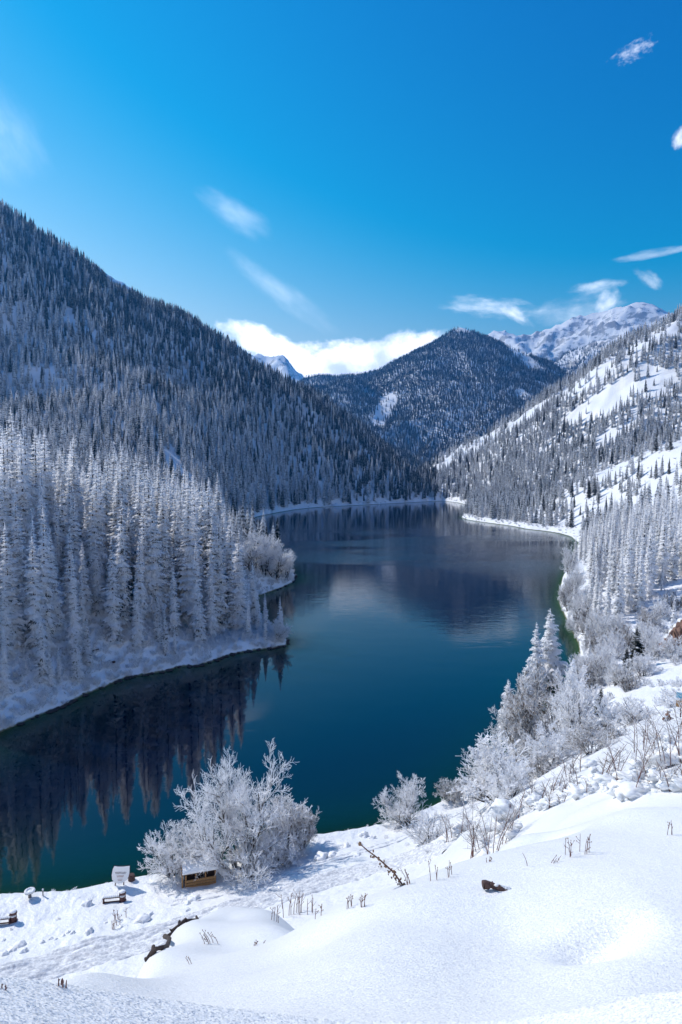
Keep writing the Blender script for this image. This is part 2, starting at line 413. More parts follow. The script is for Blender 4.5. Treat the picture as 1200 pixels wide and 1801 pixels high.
def let_through(N, p, out, col, k):
    """snow on thin twigs and needles lets part of the light through"""
    t = N.n('ShaderNodeBsdfTranslucent', ins={'Color': col})
    mx = N.n('ShaderNodeMixShader', ins={0: k, 1: p.outputs[0], 2: t.outputs[0]})
    N.l(mx.outputs[0], out.inputs['Surface'])
def ground_mat():
    """snow with bare rock and dead grass where it is steep or thin; grain up close"""
    m, N, p, out = new_mat('snow ground')
    geo = N.n('ShaderNodeNewGeometry'); pos = geo.outputs['Position']
    nz = N.n('ShaderNodeSeparateXYZ', ins={0: geo.outputs['True Normal']}).outputs[2]
    rl = N.n('ShaderNodeVectorMath', operation='LENGTH', ins={0: pos}).outputs['Value']
    big = N.n('ShaderNodeTexNoise', ins={'Vector': pos, 'Scale': 0.012, 'Detail': 9.0, 'Roughness': 0.65})
    fine = N.n('ShaderNodeTexNoise', ins={'Vector': pos, 'Scale': 1.3, 'Detail': 5.0, 'Roughness': 0.6})
    # rock on far steep ground
    far = N.ramp(rl, 500.0, 1500.0)
    steep = N.m('SUBTRACT', 0.80, nz)
    rock = N.ramp(N.m('ADD', steep, N.m('MULTIPLY', N.m('SUBTRACT', big.outputs[0], 0.5), 1.5)), 0.10, 0.26)
    rock = N.m('MULTIPLY', N.m('MULTIPLY', rock, far), 0.75)
    # dead grass and twigs poking through on the middle ground
    gr = N.ramp(N.m('ADD', fine.outputs[0], N.m('MULTIPLY', N.m('SUBTRACT', big.outputs[0], 0.5), 0.6)), 0.66, 0.80)
    mid = N.m('MULTIPLY', N.ramp(rl, 45.0, 95.0), N.m('SUBTRACT', 1.0, N.ramp(rl, 700.0, 1100.0)))
    gr = N.m('MULTIPLY', N.m('MULTIPLY', gr, mid), 0.55)
    zc = N.n('ShaderNodeSeparateXYZ', ins={0: pos}).outputs[2]
    wet = N.m('SUBTRACT', 1.0, N.ramp(N.m('ADD', zc, N.m('MULTIPLY', N.m('SUBTRACT', fine.outputs[0], 0.5), 0.6)), 0.10, 0.42))
    sn_ = N.mix(N.ramp(rl, 30.0, 120.0), SNOW, (0.84, 0.845, 0.86))      # greyer snow by the viewpoint, whiter snow beyond
    col = N.mix(rock, sn_, (0.13, 0.115, 0.105))
    col = N.mix(gr, col, (0.20, 0.16, 0.12))
    bedn = N.n('ShaderNodeTexNoise', ins={'Vector': pos, 'Scale': 0.6, 'Detail': 6.0})
    bed = N.mix(bedn.outputs[0], (0.05, 0.075, 0.02), (0.20, 0.17, 0.07))
    col = N.mix(wet, col, bed)
    N.l(col, p.inputs['Base Color'])
    p.inputs['Roughness'].default_value = 0.42
    p.inputs['Specular IOR Level'].default_value = 0.45
    g1 = N.n('ShaderNodeTexNoise', ins={'Vector': pos, 'Scale': 85.0, 'Detail': 3.0, 'Roughness': 0.7})
    g2 = N.n('ShaderNodeTexNoise', ins={'Vector': pos, 'Scale': 9.0, 'Detail': 4.0, 'Roughness': 0.55})
    g3 = N.n('ShaderNodeTexNoise', ins={'Vector': pos, 'Scale': 1.6, 'Detail': 5.0, 'Roughness': 0.6})
    rl2 = N.n('ShaderNodeVectorMath', operation='DISTANCE', ins={0: pos, 1: (0, 0, CZ)}).outputs['Value']
    k1 = N.m('SUBTRACT', 1.0, N.ramp(rl2, 3.0, 16.0))
    b2 = N.n('ShaderNodeBump', ins={'Strength': 0.22, 'Distance': 0.04, 'Height': g2.outputs[0]})
    k3 = N.ramp(rl2, 14.0, 60.0)
    b3 = N.n('ShaderNodeBump', ins={'Strength': N.m('MULTIPLY', k3, 0.6), 'Distance': 0.35, 'Height': g3.outputs[0], 'Normal': b2.outputs[0]})
    # every snow grain faces its own way
    vo = N.n('ShaderNodeTexVoronoi', ins={'Vector': pos, 'Scale': 150.0, 'Randomness': 1.0})
    ce = N.n('ShaderNodeVectorMath', operation='SUBTRACT', ins={0: vo.outputs['Color'], 1: (0.5, 0.5, 0.5)})
    ce = N.n('ShaderNodeVectorMath', operation='SCALE', ins={0: ce.outputs[0], 'Scale': N.m('ADD', N.m('MULTIPLY', k1, 0.78), 0.05)})
    nn = N.n('ShaderNodeVectorMath', operation='ADD', ins={0: b3.outputs[0], 1: ce.outputs[0]})
    nn = N.n('ShaderNodeVectorMath', operation='NORMALIZE', ins={0: nn.outputs[0]})
    N.l(nn.outputs[0], p.inputs['Normal'])

    return m
M_GROUND = ground_mat()

def water_mat():
    m, N, p, out = new_mat('lake water')
    geo = N.n('ShaderNodeNewGeometry'); pos = geo.outputs['Position']
    dep = N.n('ShaderNodeAttribute', attribute_name='depth').outputs['Fac']
    rl = N.n('ShaderNodeVectorMath', operation='LENGTH', ins={0: pos}).outputs['Value']
    shal = N.m('POWER', 2.718, N.m('MULTIPLY', dep, -0.75))
    body = N.mix(N.m('POWER', 2.718, N.m('MULTIPLY', dep, -0.45)), (0.0003, 0.0026, 0.0150), (0.003, 0.050, 0.028))
    N.l(body, p.inputs['Base Color'])
    p.inputs['Roughness'].default_value = 0.03
    p.inputs['IOR'].default_value = 1.44
    # wind patches: calm by the near shore, rippled in mid lake
    patch = N.n('ShaderNodeTexNoise', ins={'Vector': N.n('ShaderNodeMapping', ins={'Vector': pos, 'Scale': (0.010, 0.022, 1.0)}).outputs[0], 'Scale': 1.0, 'Detail': 3.0})
    pk = N.m('MULTIPLY', N.ramp(patch.outputs[0], 0.40, 0.58), N.m('MULTIPLY', N.ramp(rl, 225.0, 290.0), N.m('SUBTRACT', 1.0, N.ramp(rl, 390.0, 480.0))))
    lt = N.m('MULTIPLY', N.ramp(rl, 130.0, 190.0), 0.05)
    N.l(N.m('ADD', 0.02, N.m('MULTIPLY', pk, 0.10)), p.inputs['Roughness'])
    rip = N.n('ShaderNodeTexNoise', ins={'Vector': N.n('ShaderNodeMapping', ins={'Vector': pos, 'Scale': (0.28, 0.75, 1.0)}).outputs[0], 'Scale': 1.0, 'Detail': 4.0, 'Roughness': 0.55})
    swell = N.n('ShaderNodeTexNoise', ins={'Vector': N.n('ShaderNodeMapping', ins={'Vector': pos, 'Scale': (0.10, 0.16, 1.0)}).outputs[0], 'Scale': 1.0, 'Detail': 2.0})
    b0 = N.n('ShaderNodeBump', ins={'Strength': 0.05, 'Distance': 0.5, 'Height': swell.outputs[0]})
    b1 = N.n('ShaderNodeBump', ins={'Strength': N.m('ADD', N.m('ADD', 0.010, lt), N.m('MULTIPLY', pk, 0.24)), 'Distance': 0.5, 'Height': rip.outputs[0], 'Normal': b0.outputs[0]})
    N.l(b1.outputs[0], p.inputs['Normal'])
    tr = N.n('ShaderNodeBsdfTransparent', ins={'Color': (0.45, 0.72, 0.5, 1)})
    mx = N.n('ShaderNodeMixShader', ins={0: N.m('MULTIPLY', shal, 0.9), 1: p.outputs[0], 2: tr.outputs[0]})
    N.l(mx.outputs[0], out.inputs['Surface'])
    return m
M_WATER = water_mat()
# ------------------------------------------------------------------ ground and water
NAMES = ['snow_slope', 'right_mountain', 'left_mountain', 'middle_mountain', 'snowy_peaks', 'lake_bed']
LABELS = ['snow covered hillside and bank rising from the lake shore', 'snowy mountainside with forest and open snow strips right of the lake',
          'steep shaded forested mountainside rising from the left shore', 'pointed wooded mountain closing the end of the valley',
          'high bare snow peaks behind the wooded mountains', 'pale bed of the lake under the shallow water']
for k, nm in enumerate(NAMES):
    f = q[region == k]
    used, inv_ = np.unique(f, return_inverse=True)
    structure(nm, np_mesh(nm, V[used], inv_.reshape(-1,4), M_GROUND), LABELS[k])

# lake surface: an own sheet that runs a little under the banks
lrows = np.concatenate([lsp(30,160,150), lsp(160,1000,150)])
lcols = np.linspace(-0.95, 0.75, 260)
LR, LA = np.meshgrid(lrows, lcols, indexing='ij')
LX, LY = LR*np.sin(LA), LR*np.cos(LA)
LD = shore_dist(LX, LY).reshape(LX.shape)
li = np.arange(LX.size).reshape(LX.shape)
lq = np.stack([li[:-1,:-1], li[:-1,1:], li[1:,1:], li[1:,:-1]], -1).reshape(-1,4)
dmin = LD.ravel()[lq].min(1)
lq = lq[dmin < 3.0]
used, inv_ = np.unique(lq, return_inverse=True)
lv = np.stack([LX.ravel(), LY.ravel(), np.zeros(LX.size)], -1)[used]
lme = np_mesh('lake', lv, inv_.reshape(-1,4), M_WATER)
att = lme.attributes.new('depth', 'FLOAT', 'POINT')
att.data.foreach_set('value', np.clip(-LD.ravel()[used]*0.42, 0, 16).astype(np.float32))
structure('lake', lme, 'calm deep blue mountain lake mirroring the forest and sky')
# ------------------------------------------------------------------ more materials
SNOW_LIT = (0.93, 0.93, 0.94)
def spruce_mat(name, lo, hi, scale, needle_a=(0.010,0.017,0.014), needle_b=(0.030,0.042,0.028)):
    """dark needles with snow lying where the 'snow' attribute and a noise allow"""
    m, N, p, out = new_mat(name)
    tc = N.n('ShaderNodeTexCoord'); oi = N.n('ShaderNodeObjectInfo')
    at_ = N.n('ShaderNodeAttribute', attribute_name='snow').outputs['Fac']
    off = N.n('ShaderNodeVectorMath', operation='ADD', ins={0: tc.outputs['Object'], 1: N.n('ShaderNodeCombineXYZ', ins={0: N.m('MULTIPLY', oi.outputs['Random'], 90.0)}).outputs[0]})
    nz = N.n('ShaderNodeTexNoise', ins={'Vector': off.outputs[0], 'Scale': scale, 'Detail': 4.0, 'Roughness': 0.65})
    k = N.m('ADD', at_, N.m('MULTIPLY', N.m('SUBTRACT', nz.outputs[0], 0.5), 1.3))
    k = N.m('ADD', k, N.m('MULTIPLY', N.m('SUBTRACT', oi.outputs['Random'], 0.5), 0.16))
    nd = N.mix(nz.outputs[0], needle_a, needle_b)
    cl_ = N.mix(N.ramp(k, lo, hi), nd, SNOW_LIT)
    N.l(cl_, p.inputs['Base Color']); let_through(N, p, out, cl_, 0.48)
    p.inputs['Roughness'].default_value = 0.75; p.inputs['Specular IOR Level'].default_value = 0.2
    return m
M_SPRUCE = spruce_mat('snowy spruce needles', 0.13, 0.34, 1.1)
M_SPRUCE_FAR = spruce_mat('snowy spruce needles of the forest', 0.06, 0.52, 0.55)
M_SPRUCE_BARE = spruce_mat('spruce needles with little snow', 0.40, 0.75, 1.1)
M_SPRUCE_DIM = spruce_mat('shade darkened needles of the forest', 0.30, 0.80, 0.55)  # less snow, so the darker colour stands in for the slopes' shade
M_BARK = simple('dark bark', (0.055, 0.042, 0.036), 0.9, 0.4, 3.0, 0.6)

def frost_mat(name, cover, bark=(0.11,0.08,0.065), scale=2.0, tint=(0.90,0.90,0.91)):
    """thin wood under rime: white where snow holds, brown where it has dropped or underneath"""
    m, N, p, out = new_mat(name)
    tc = N.n('ShaderNodeTexCoord'); oi = N.n('ShaderNodeObjectInfo')
    geo = N.n('ShaderNodeNewGeometry')
    nzz = N.n('ShaderNodeSeparateXYZ', ins={0: geo.outputs['Normal']}).outputs[2]
    nz = N.n('ShaderNodeTexNoise', ins={'Vector': tc.outputs['Object'], 'Scale': scale, 'Detail': 4.0, 'Roughness': 0.6})
    k = N.m('ADD', N.m('MULTIPLY', N.m('SUBTRACT', nz.outputs[0], 0.5), 1.2), N.m('MULTIPLY', nzz, 0.30))
    k = N.m('ADD', k, cover)
    cl_ = N.mix(N.ramp(k, 0.36, 0.56), bark, tint)
    N.l(cl_, p.inputs['Base Color']); let_through(N, p, out, cl_, 0.42)
    p.inputs['Roughness'].default_value = 0.7; p.inputs['Specular IOR Level'].default_value = 0.25
    return m
M_FROST = frost_mat('rime on twigs', 0.72)
M_FROST_THICK = frost_mat('heavy rime on twigs', 0.90)
M_FROST_LIMB = frost_mat('snow along limbs', 0.46, (0.060,0.048,0.042), 1.2)
M_FROST_DUN = frost_mat('thin rime on dun twigs', 0.52, (0.17,0.12,0.085))
M_STEM = simple('red brown dead stems', (0.13, 0.055, 0.045), 0.85, 0.4, 30.0, 0.3)
M_STRAW = simple('dry straw seed heads', (0.20, 0.12, 0.07), 0.9, 0.4, 40.0, 0.3)
M_SNOW = simple('lying snow', (0.76, 0.765, 0.77), 0.6, 0.03, 14.0, 0.35)
M_WOOD = simple('orange stained timber', (0.33, 0.175, 0.065), 0.7, 0.35, 9.0, 0.3)
M_WOOD_DARK = simple('dark red brown timber', (0.085, 0.035, 0.030), 0.75, 0.4, 9.0, 0.3)
M_WOOD_GAP = simple('deep brown shelter boards', (0.055, 0.030, 0.022), 0.8, 0.4, 9.0, 0.3)
M_WHITE = simple('white sign paint', (0.80, 0.80, 0.80), 0.5, 0.04, 4.0, 0.05)
M_PRINT = simple('grey sign print', (0.22, 0.20, 0.22), 0.6, 0.1, 5.0, 0.0)
M_PRINT_RED = simple('brown sign print', (0.30, 0.12, 0.09), 0.6, 0.1, 5.0, 0.0)
M_METAL = simple('dull grey steel', (0.16, 0.15, 0.16), 0.5, 0.2, 12.0, 0.1, 0.6)
M_BLUE = simple('sky blue sign paint', (0.10, 0.36, 0.52), 0.5, 0.2, 6.0, 0.05)
M_EARTH = simple('bare dark earth', (0.050, 0.036, 0.032), 0.95, 0.5, 8.0, 0.9)
M_ROCK = simple('red brown rock', (0.20, 0.115, 0.085), 0.9, 0.5, 1.2, 0.9)
M_LOG = simple('wet dark dead wood', (0.075, 0.040, 0.034), 0.8, 0.6, 14.0, 0.8)

# ------------------------------------------------------------------ mesh building
class MB:
    def __init__(self): self.v = []; self.f = []; self.s = []
    def quad(self, *pts, snow=0.0):
        i = len(self.v); self.v += [tuple(p) for p in pts]; self.s += [snow]*len(pts)
        self.f.append(tuple(range(i, i+len(pts))))
    def box(self, c, size, rot=None, taper=1.0):
        i = len(self.v); x, y, z = (s/2 for s in size)
        pts = [(-x,-y,-z),(x,-y,-z),(x,y,-z),(-x,y,-z),(-x*taper,-y*taper,z),(x*taper,-y*taper,z),(x*taper,y*taper,z),(-x*taper,y*taper,z)]
        for p_ in pts:
            w = Vector(p_)
            if rot is not None: w = rot @ w
            self.v.append(tuple(w+Vector(c)))
        self.s += [0.0]*8
        self.f += [tuple(i+k for k in t) for t in ((0,3,2,1),(4,5,6,7),(0,1,5,4),(1,2,6,5),(2,3,7,6),(3,0,4,7))]
    def tube(self, pts, rad, n=5, cap=True):
        pts = [Vector(p_) for p_ in pts]; base = len(self.v)
        up = Vector((0,0,1)); prev = None
        for k, p_ in enumerate(pts):
            d = (pts[min(k+1, len(pts)-1)]-pts[max(k-1, 0)]).normalized()
            a = prev-d*prev.dot(d) if prev is not None else (d.cross(up) if abs(d.z) < 0.95 else d.cross(Vector((1,0,0))))
            if a.length < 1e-6: a = d.orthogonal()
            a.normalize(); b = d.cross(a); prev = a
            r = rad[k] if hasattr(rad, '__len__') else rad
            for j in range(n):
                t = 2*math.pi*j/n
                self.v.append(tuple(p_+a*(r*math.cos(t))+b*(r*math.sin(t)))); self.s.append(0.0)
        for k in range(len(pts)-1):
            for j in range(n):
                o = base+k*n
                self.f.append((o+j, o+(j+1)%n, o+n+(j+1)%n, o+n+j))
        if cap:
            self.f.append(tuple(base+j for j in reversed(range(n))))
            self.f.append(tuple(base+(len(pts)-1)*n+j for j in range(n)))
    def blob(self, c, rad, seed, sub=2, rough=0.25, wl=0.7, flat=0.0):
        bm = bmesh.new(); bmesh.ops.create_icosphere(bm, subdivisions=sub, radius=1.0)
        i = len(self.v)
        P = np.array([v.co[:] for v in bm.verts])
        k = 1+rough*(perlin(P[:,0]/wl+seed*3.1+P[:,2], P[:,1]/wl-seed*1.7+P[:,2]*0.7, seed))*1.6
        k = k+0.5*rough*perlin(P[:,0]*2.6+seed, P[:,1]*2.6+P[:,2]*2.1, seed+1)
        for j, v in enumerate(bm.verts):
            z = v.co.z*k[j]
            if flat and z < -flat: z = -flat
            self.v.append((c[0]+v.co.x*k[j]*rad[0], c[1]+v.co.y*k[j]*rad[1], c[2]+z*rad[2])); self.s.append(1.0)
        for f in bm.faces: self.f.append(tuple(i+v.index for v in f.verts))
        bm.free()
    def mesh(self, name, mat, smooth=False, snow=False):
        me = bpy.data.meshes.new(name); me.from_pydata(self.v, [], self.f); me.update()
        if smooth: me.polygons.foreach_set('use_smooth', np.ones(len(me.polygons), bool))
        me.materials.append(mat)
        if snow:
            a = me.attributes.new('snow', 'FLOAT', 'POINT'); a.data.foreach_set('value', np.array(self.s, np.float32))
        return me
def thing(name, label, cat, loc=(0,0,0), rz=0.0, group=None, scale=None, data=None):
    o = bpy.data.objects.new(name, data); COL.objects.link(o)
    o.location = loc; o.rotation_euler = (0, 0, rz)
    if scale is not None: o.scale = scale if hasattr(scale, '__len__') else (scale,)*3
    o['label'] = label; o['category'] = cat
    if group: o['group'] = group
    if data is None: o.empty_display_size = 0.2
    return o
def part(name, me, parent, loc=(0,0,0), label=None):
    o = bpy.data.objects.new(name, me); COL.objects.link(o); o.parent = parent; o.location = loc
    if label: o['label'] = label
    return o

# heights read off the ground mesh itself, so that what stands on it touches it
_lr = np.log(rows)
def grid_z(x, y):
    x = np.asarray(x, float); y = np.asarray(y, float)
    r = np.log(np.hypot(x, y)); a = np.arctan2(x, y)
    fi = np.interp(r, _lr, np.arange(nr)); fj = np.interp(a, cols, np.arange(nc))
    i = np.clip(fi.astype(int), 0, nr-2); j = np.clip(fj.astype(int), 0, nc-2); u, v = fi-i, fj-j
    return (GZ[i,j]*(1-v)+GZ[i,j+1]*v)*(1-u)+(GZ[i+1,j]*(1-v)+GZ[i+1,j+1]*v)*u
SIGHT = np.maximum.accumulate((GZ-CZ)/GR, axis=0)
def seen(x, y, top):
    """whether something of that height at x, y rises over the ground in front of it"""
    r = np.hypot(x, y)
    i = np.clip(np.interp(np.log(r), _lr, np.arange(nr)).astype(int)-1, 0, nr-1)
    j = np.clip(np.interp(np.arctan2(x, y), cols, np.arange(nc)).astype(int), 0, nc-1)
    return (top-CZ)/r > SIGHT[i, j]
def project(x, y, z):
    cz, sz = math.cos(PITCH), math.sin(PITCH)
    dep = y*cz-(z-CZ)*sz; up = (z-CZ)*cz+y*sz
    return 600+FPX*x/dep, 900.5-FPX*up/dep
def in_poly(px, py, poly):
    ins = np.zeros(np.shape(px), bool)
    for (ax, ay), (bx, by) in zip(poly, poly[1:]+poly[:1]):
        if ay == by: continue
        ins ^= ((ay > py) != (by > py)) & (px < (bx-ax)*(py-ay)/(by-ay)+ax)
    return ins

# ------------------------------------------------------------------ spruces
def spruce_mesh(seed, H=24.0, Rb=2.6, whorls=36, nb=8, droop=0.55, snow0=0.0):
    """crown of separate drooping boughs, each a ridge loaded with snow and leaflets hanging to both sides"""
    rd = random.Random(seed); b = MB()
    for w in range(whorls):
        t = w/(whorls-1.0)
        z = H*(0.035+0.955*t**0.92)
        Lw = Rb*((1-t)**0.72)*(0.62+0.38*min(1, t*5+0.3))*(0.85+0.3*rd.random())+0.16
        n = max(4, int(round(nb*(1-t*0.4))))
        ph = rd.uniform(0, 6.28)
        for k in range(n):
            a = ph+6.283*k/n+rd.uniform(-0.35, 0.35)
            L = Lw*rd.uniform(0.6, 1.2)
            if rd.random() < 0.08: continue
            dr = droop*rd.uniform(0.6, 1.35)*(1-0.45*t)
            ca, sa = math.cos(a), math.sin(a)
            seg = 4 if L > 1.1 else 3
            zz = z+rd.uniform(-0.28, 0.28)
            c = []
            for s in range(seg+1):
                u = s/seg
                rr = L*u
                c.append(Vector((ca*rr, sa*rr, zz+0.10*L*u-dr*L*u*u+0.18*L*u**4)))
            side = Vector((-sa, ca, 0)); fw = Vector((ca, sa, 0))
            sn = 0.66+rd.uniform(-0.24, 0.24)+snow0
            for s in range(seg):
                u = (s+0.5)/seg
                for sg in (-1, 1):
                    wd = L*(0.50*(1-u)+0.22)*rd.uniform(0.75, 1.25)
                    tip = c[s]+(c[s+1]-c[s])*0.9+side*(sg*wd)+fw*(0.30*wd)+Vector((0,0,-wd*rd.uniform(0.35, 0.85)))
                    mid_ = (c[s]+c[s+1])*0.5+side*(sg*wd*0.55)+Vector((0,0,-wd*0.12))
                    i = len(b.v)
                    b.v += [tuple(c[s]), tuple(c[s+1]), tuple(tip), tuple(mid_-fw*0.12*L)]
                    b.s += [sn, sn, sn-0.34, sn-0.06]
                    b.f.append((i, i+1, i+2, i+3) if sg < 0 else (i, i+3, i+2, i+1))
            i = len(b.v); e = c[seg]
            b.v += [tuple(c[seg-1]+side*0.12*L), tuple(c[seg-1]-side*0.12*L), tuple(e+fw*0.10*L-Vector((0,0,0.10*L)))]
            b.s += [sn, sn, sn-0.1]; b.f.append((i, i+1, i+2))
    b.tube([(0,0,H*0.95),(0,0,H*1.005)], [0.08,0.03], 4); b.s[-8:] = [0.8]*8
    return b
def trunk_mesh(H, r0):
    b = MB(); b.tube([(0,0,-1.2),(0,0,H*0.35),(0,0,H*0.7),(0,0,H*0.93)], [r0*1.15, r0*0.75, r0*0.42, r0*0.1], 7)
    return b
def far_spruce_mesh(seed, H=20.0, Rb=2.3, layers=11, pts=11):
    """the same tree for a forest far off: tiers of ragged hanging boughs"""
    rd = random.Random(seed); b = MB()
    for w in range(layers):
        t = w/(layers-1.0); z = H*(0.06+0.86*t)
        Rw = Rb*(1-t)**0.82+0.22; dz = H/layers*1.75
        ph = rd.uniform(0, 6.28); ox, oy = rd.uniform(-.12, .12)*Rw, rd.uniform(-.12, .12)*Rw
        top = (ox*0.4, oy*0.4, z+dz*0.72)
        ring = []
        for k in range(pts*2):
            a = ph+math.pi*k/pts+rd.uniform(-0.1, 0.1)
            rr = Rw*(rd.uniform(0.85, 1.18) if k % 2 == 0 else rd.uniform(0.38, 0.6))
            zz = z-(0.22*dz if k % 2 == 0 else 0)*rd.uniform(0.4, 1.3)
            ring.append((ox+math.cos(a)*rr, oy+math.sin(a)*rr, zz))
        i = len(b.v); b.v.append(top); b.s.append(0.72)
        for k, p_ in enumerate(ring): b.v.append(p_); b.s.append(0.36 if k % 2 == 0 else 0.10)
        n = len(ring)
        for k in range(n): b.f.append((i, i+1+k, i+1+(k+1) % n))
    b.tube([(0,0,H*0.9),(0,0,H*1.02)], [0.12,0.02], 4, False); b.s[-8:] = [0.8]*8
    b.tube([(0,0,-1.5),(0,0,H*0.2)], [0.3,0.24], 5, False)
    return b

# ------------------------------------------------------------------ rimed broadleaved trees and shrubs
def rimed_tree(seed, H=8.0, W=8.0, stems=6, levels=3, kids=(7,6,5), rt=0.028, r0=0.16, lean=(0,0), up=0.35, first=0.25, twigs=True):
    """stems fan out from one base and fork; returns limbs (dark with snow) and the rimed crown of twigs"""
    rd = random.Random(seed); limb = MB(); crown = MB()
    def rv(k): return Vector((rd.uniform(-k, k), rd.uniform(-k, k), rd.uniform(-k, k)))
    def grow(p, d, L, r, lev):
        n = 4 if lev == 0 else 3 if lev < levels else 2
        pts, rs = [p], [r]; q = p; dd = d.copy()
        for s in range(n):
            dd = (dd+rv(0.22)+Vector((0,0,up*(0.5 if lev == 0 else 0.22)))).normalized()
            q = q+dd*(L/n); pts.append(q); rs.append(max(rt*0.8, r*(1-0.62*(s+1)/n)))
        if lev <= 1: limb.tube(pts, rs, 6 if lev == 0 else 5)
        else: crown.tube(pts, [max(x, rt) for x in rs], 3, False)
        if lev >= levels: return
        for k in range(kids[lev]):
            t = first+(1-first)*(k+rd.uniform(0.1, 0.9))/kids[lev] if lev == 0 else 0.15+0.85*(k+rd.uniform(0.1, 0.9))/kids[lev]
            i = min(int(t*n), n-1); u = t*n-i
            bp = pts[i].lerp(pts[i+1], u); ax = (pts[i+1]-pts[i]).normalized()
            o = ax.orthogonal().normalized(); o.rotate(Quaternion(ax, rd.uniform(0, 6.283)))
            nd = (ax*rd.uniform(0.45, 0.95)+o*rd.uniform(0.5, 0.95)+Vector((0,0,0.12))).normalized()
            grow(bp, nd, L*rd.uniform(0.36, 0.60)*(1.12-0.45*t), max(rt, rs[i]*0.55), lev+1)
    for s in range(stems):
        a = 6.283*(s+rd.uniform(-0.3, 0.3))/stems
        tilt = rd.uniform(0.15, 1.0)**0.7
        hx = W*0.5*tilt*math.cos(a)+lean[0]*H; hy = W*0.5*tilt*math.sin(a)+lean[1]*H
        hz_ = H*(1-0.62*tilt*tilt)*rd.uniform(0.72, 0.92)
        d = Vector((hx, hy, hz_))
        grow(Vector((0.06*W*math.cos(a)*rd.random(), 0.06*W*math.sin(a)*rd.random(), -0.25)), (d.normalized()-Vector((0,0,up*0.35))).normalized(), d.length*0.86, r0*rd.uniform(0.7, 1.1), 0)
    return limb, crown
# ------------------------------------------------------------------ the spruces
HI = []          # (crown mesh, trunk mesh, height)
for k, (H, Rb, dr, wh, nb_) in enumerate([(26,2.35,0.66,42,8),(25,2.1,0.78,42,8),(27,2.5,0.62,44,8),(22,1.9,0.70,36,8),(18,1.9,0.58,30,8)]):
    HI.append((spruce_mesh(100+k, H, Rb, wh, nb_, dr).mesh('spruce_crown', M_SPRUCE, snow=True),
               trunk_mesh(H, 0.30).mesh('spruce_trunk', M_BARK, True), H))
BIG = []         # broader, open grown trees near the water
for k, (H, Rb, dr) in enumerate([(14,2.7,0.42),(11,2.0,0.45),(8,1.7,0.4)]):
    BIG.append((spruce_mesh(200+k, H, Rb, 30, 10, dr, 0.10).mesh('spruce_crown', M_SPRUCE, snow=True),
                trunk_mesh(H, 0.22).mesh('spruce_trunk', M_BARK, True), H))
DARK = (spruce_mesh(300, 9, 1.5, 26, 9, 0.5, -0.1).mesh('spruce_crown', M_SPRUCE_BARE, snow=True), trunk_mesh(9, 0.18).mesh('spruce_trunk', M_BARK, True), 9)
n_spruce = 0
def spruce(x, y, H, proto, label, group, wide=1.0, z=None):
    global n_spruce
    cm, tm, h0 = proto; s = H/h0
    z = float(grid_z(x, y))-0.15 if z is None else z
    t = thing('spruce_tree', label, 'spruce', (x, y, z), random.uniform(0, 6.28), group, (s*wide, s*wide, s))
    t.rotation_euler = (random.uniform(-0.025, 0.025), random.uniform(-0.025, 0.025), random.uniform(0, 6.28))
    part('crown', cm, t); part('trunk', tm, t)
    n_spruce += 1
    return t

def scatter(x0, x1, y0, y1, step, jit=0.48):
    gx, gy = np.meshgrid(np.arange(x0, x1, step), np.arange(y0, y1, step))
    gx = gx+((np.arange(gx.shape[0]) % 2)*0.5*step)[:,None]
    x = gx.ravel()+rng.uniform(-jit, jit, gx.size)*step; y = gy.ravel()+rng.uniform(-jit, jit, gx.size)*step
    return x, y

# promontory on the left: individually built trees
x, y = scatter(-125, 12, 88, 245, 4.2)
d = shore_dist(x, y); z = grid_z(x, y)
hh = 27+3.5*fbm(x/25, y/25, 61, 2)*2+rng.uniform(-5, 3.5, len(x))
edge = sstep(1, 12, d)
hh = hh*(0.36+0.64*edge)*rng.choice([1, 1, 1, 0.82, 0.62], len(x))*1.06*(1-0.12*sstep(185, 235, y))
px, py = project(x, y, z)
gap = fbm(x/14, y/14, 62, 2)
ok = (d > 0.9) & (px > -70) & (px < 525) & (y < 245) & (gap > -0.30+0.25*(1-edge)) & (rng.random(len(x)) < 0.9)
ok &= ~((px > 395) & (y > 178))           # the tip beyond is broadleaved
ok &= seen(x, y, z+hh*0.9)
x, y, z, hh, d, px = x[ok], y[ok], z[ok], hh[ok], d[ok], px[ok]
order = np.argsort(np.hypot(x, y)/hh)
N_PROM = 185
AREA = ['at the promontory\'s left end', 'in mid promontory', 'where the promontory narrows', 'near the promontory tip']
ROW = [('front row spruce just above the waterline', 'front row spruces'), ('tall snow laden spruce inside the stand', 'inner spruces'),
       ('tall rear spruce with its top against the mountain', 'rear spruces')]
for i in order[:N_PROM]:
    a_ = 0 if px[i] < 120 else 1 if px[i] < 260 else 2 if px[i] < 385 else 3
    r_ = 0 if d[i] < 13 else 1 if d[i] < 32 else 2
    small = 'short ' if hh[i] < 17 and r_ == 0 else ''
    spruce(x[i], y[i], hh[i], HI[3+random.randrange(2)] if hh[i] < 19 else HI[random.randrange(4)], small+ROW[r_][0]+' '+AREA[a_], small+ROW[r_][1]+' '+AREA[a_], random.uniform(0.8, 1.25))
rest = [np.stack([x[order[N_PROM:]], y[order[N_PROM:]], hh[order[N_PROM:]]], -1)]

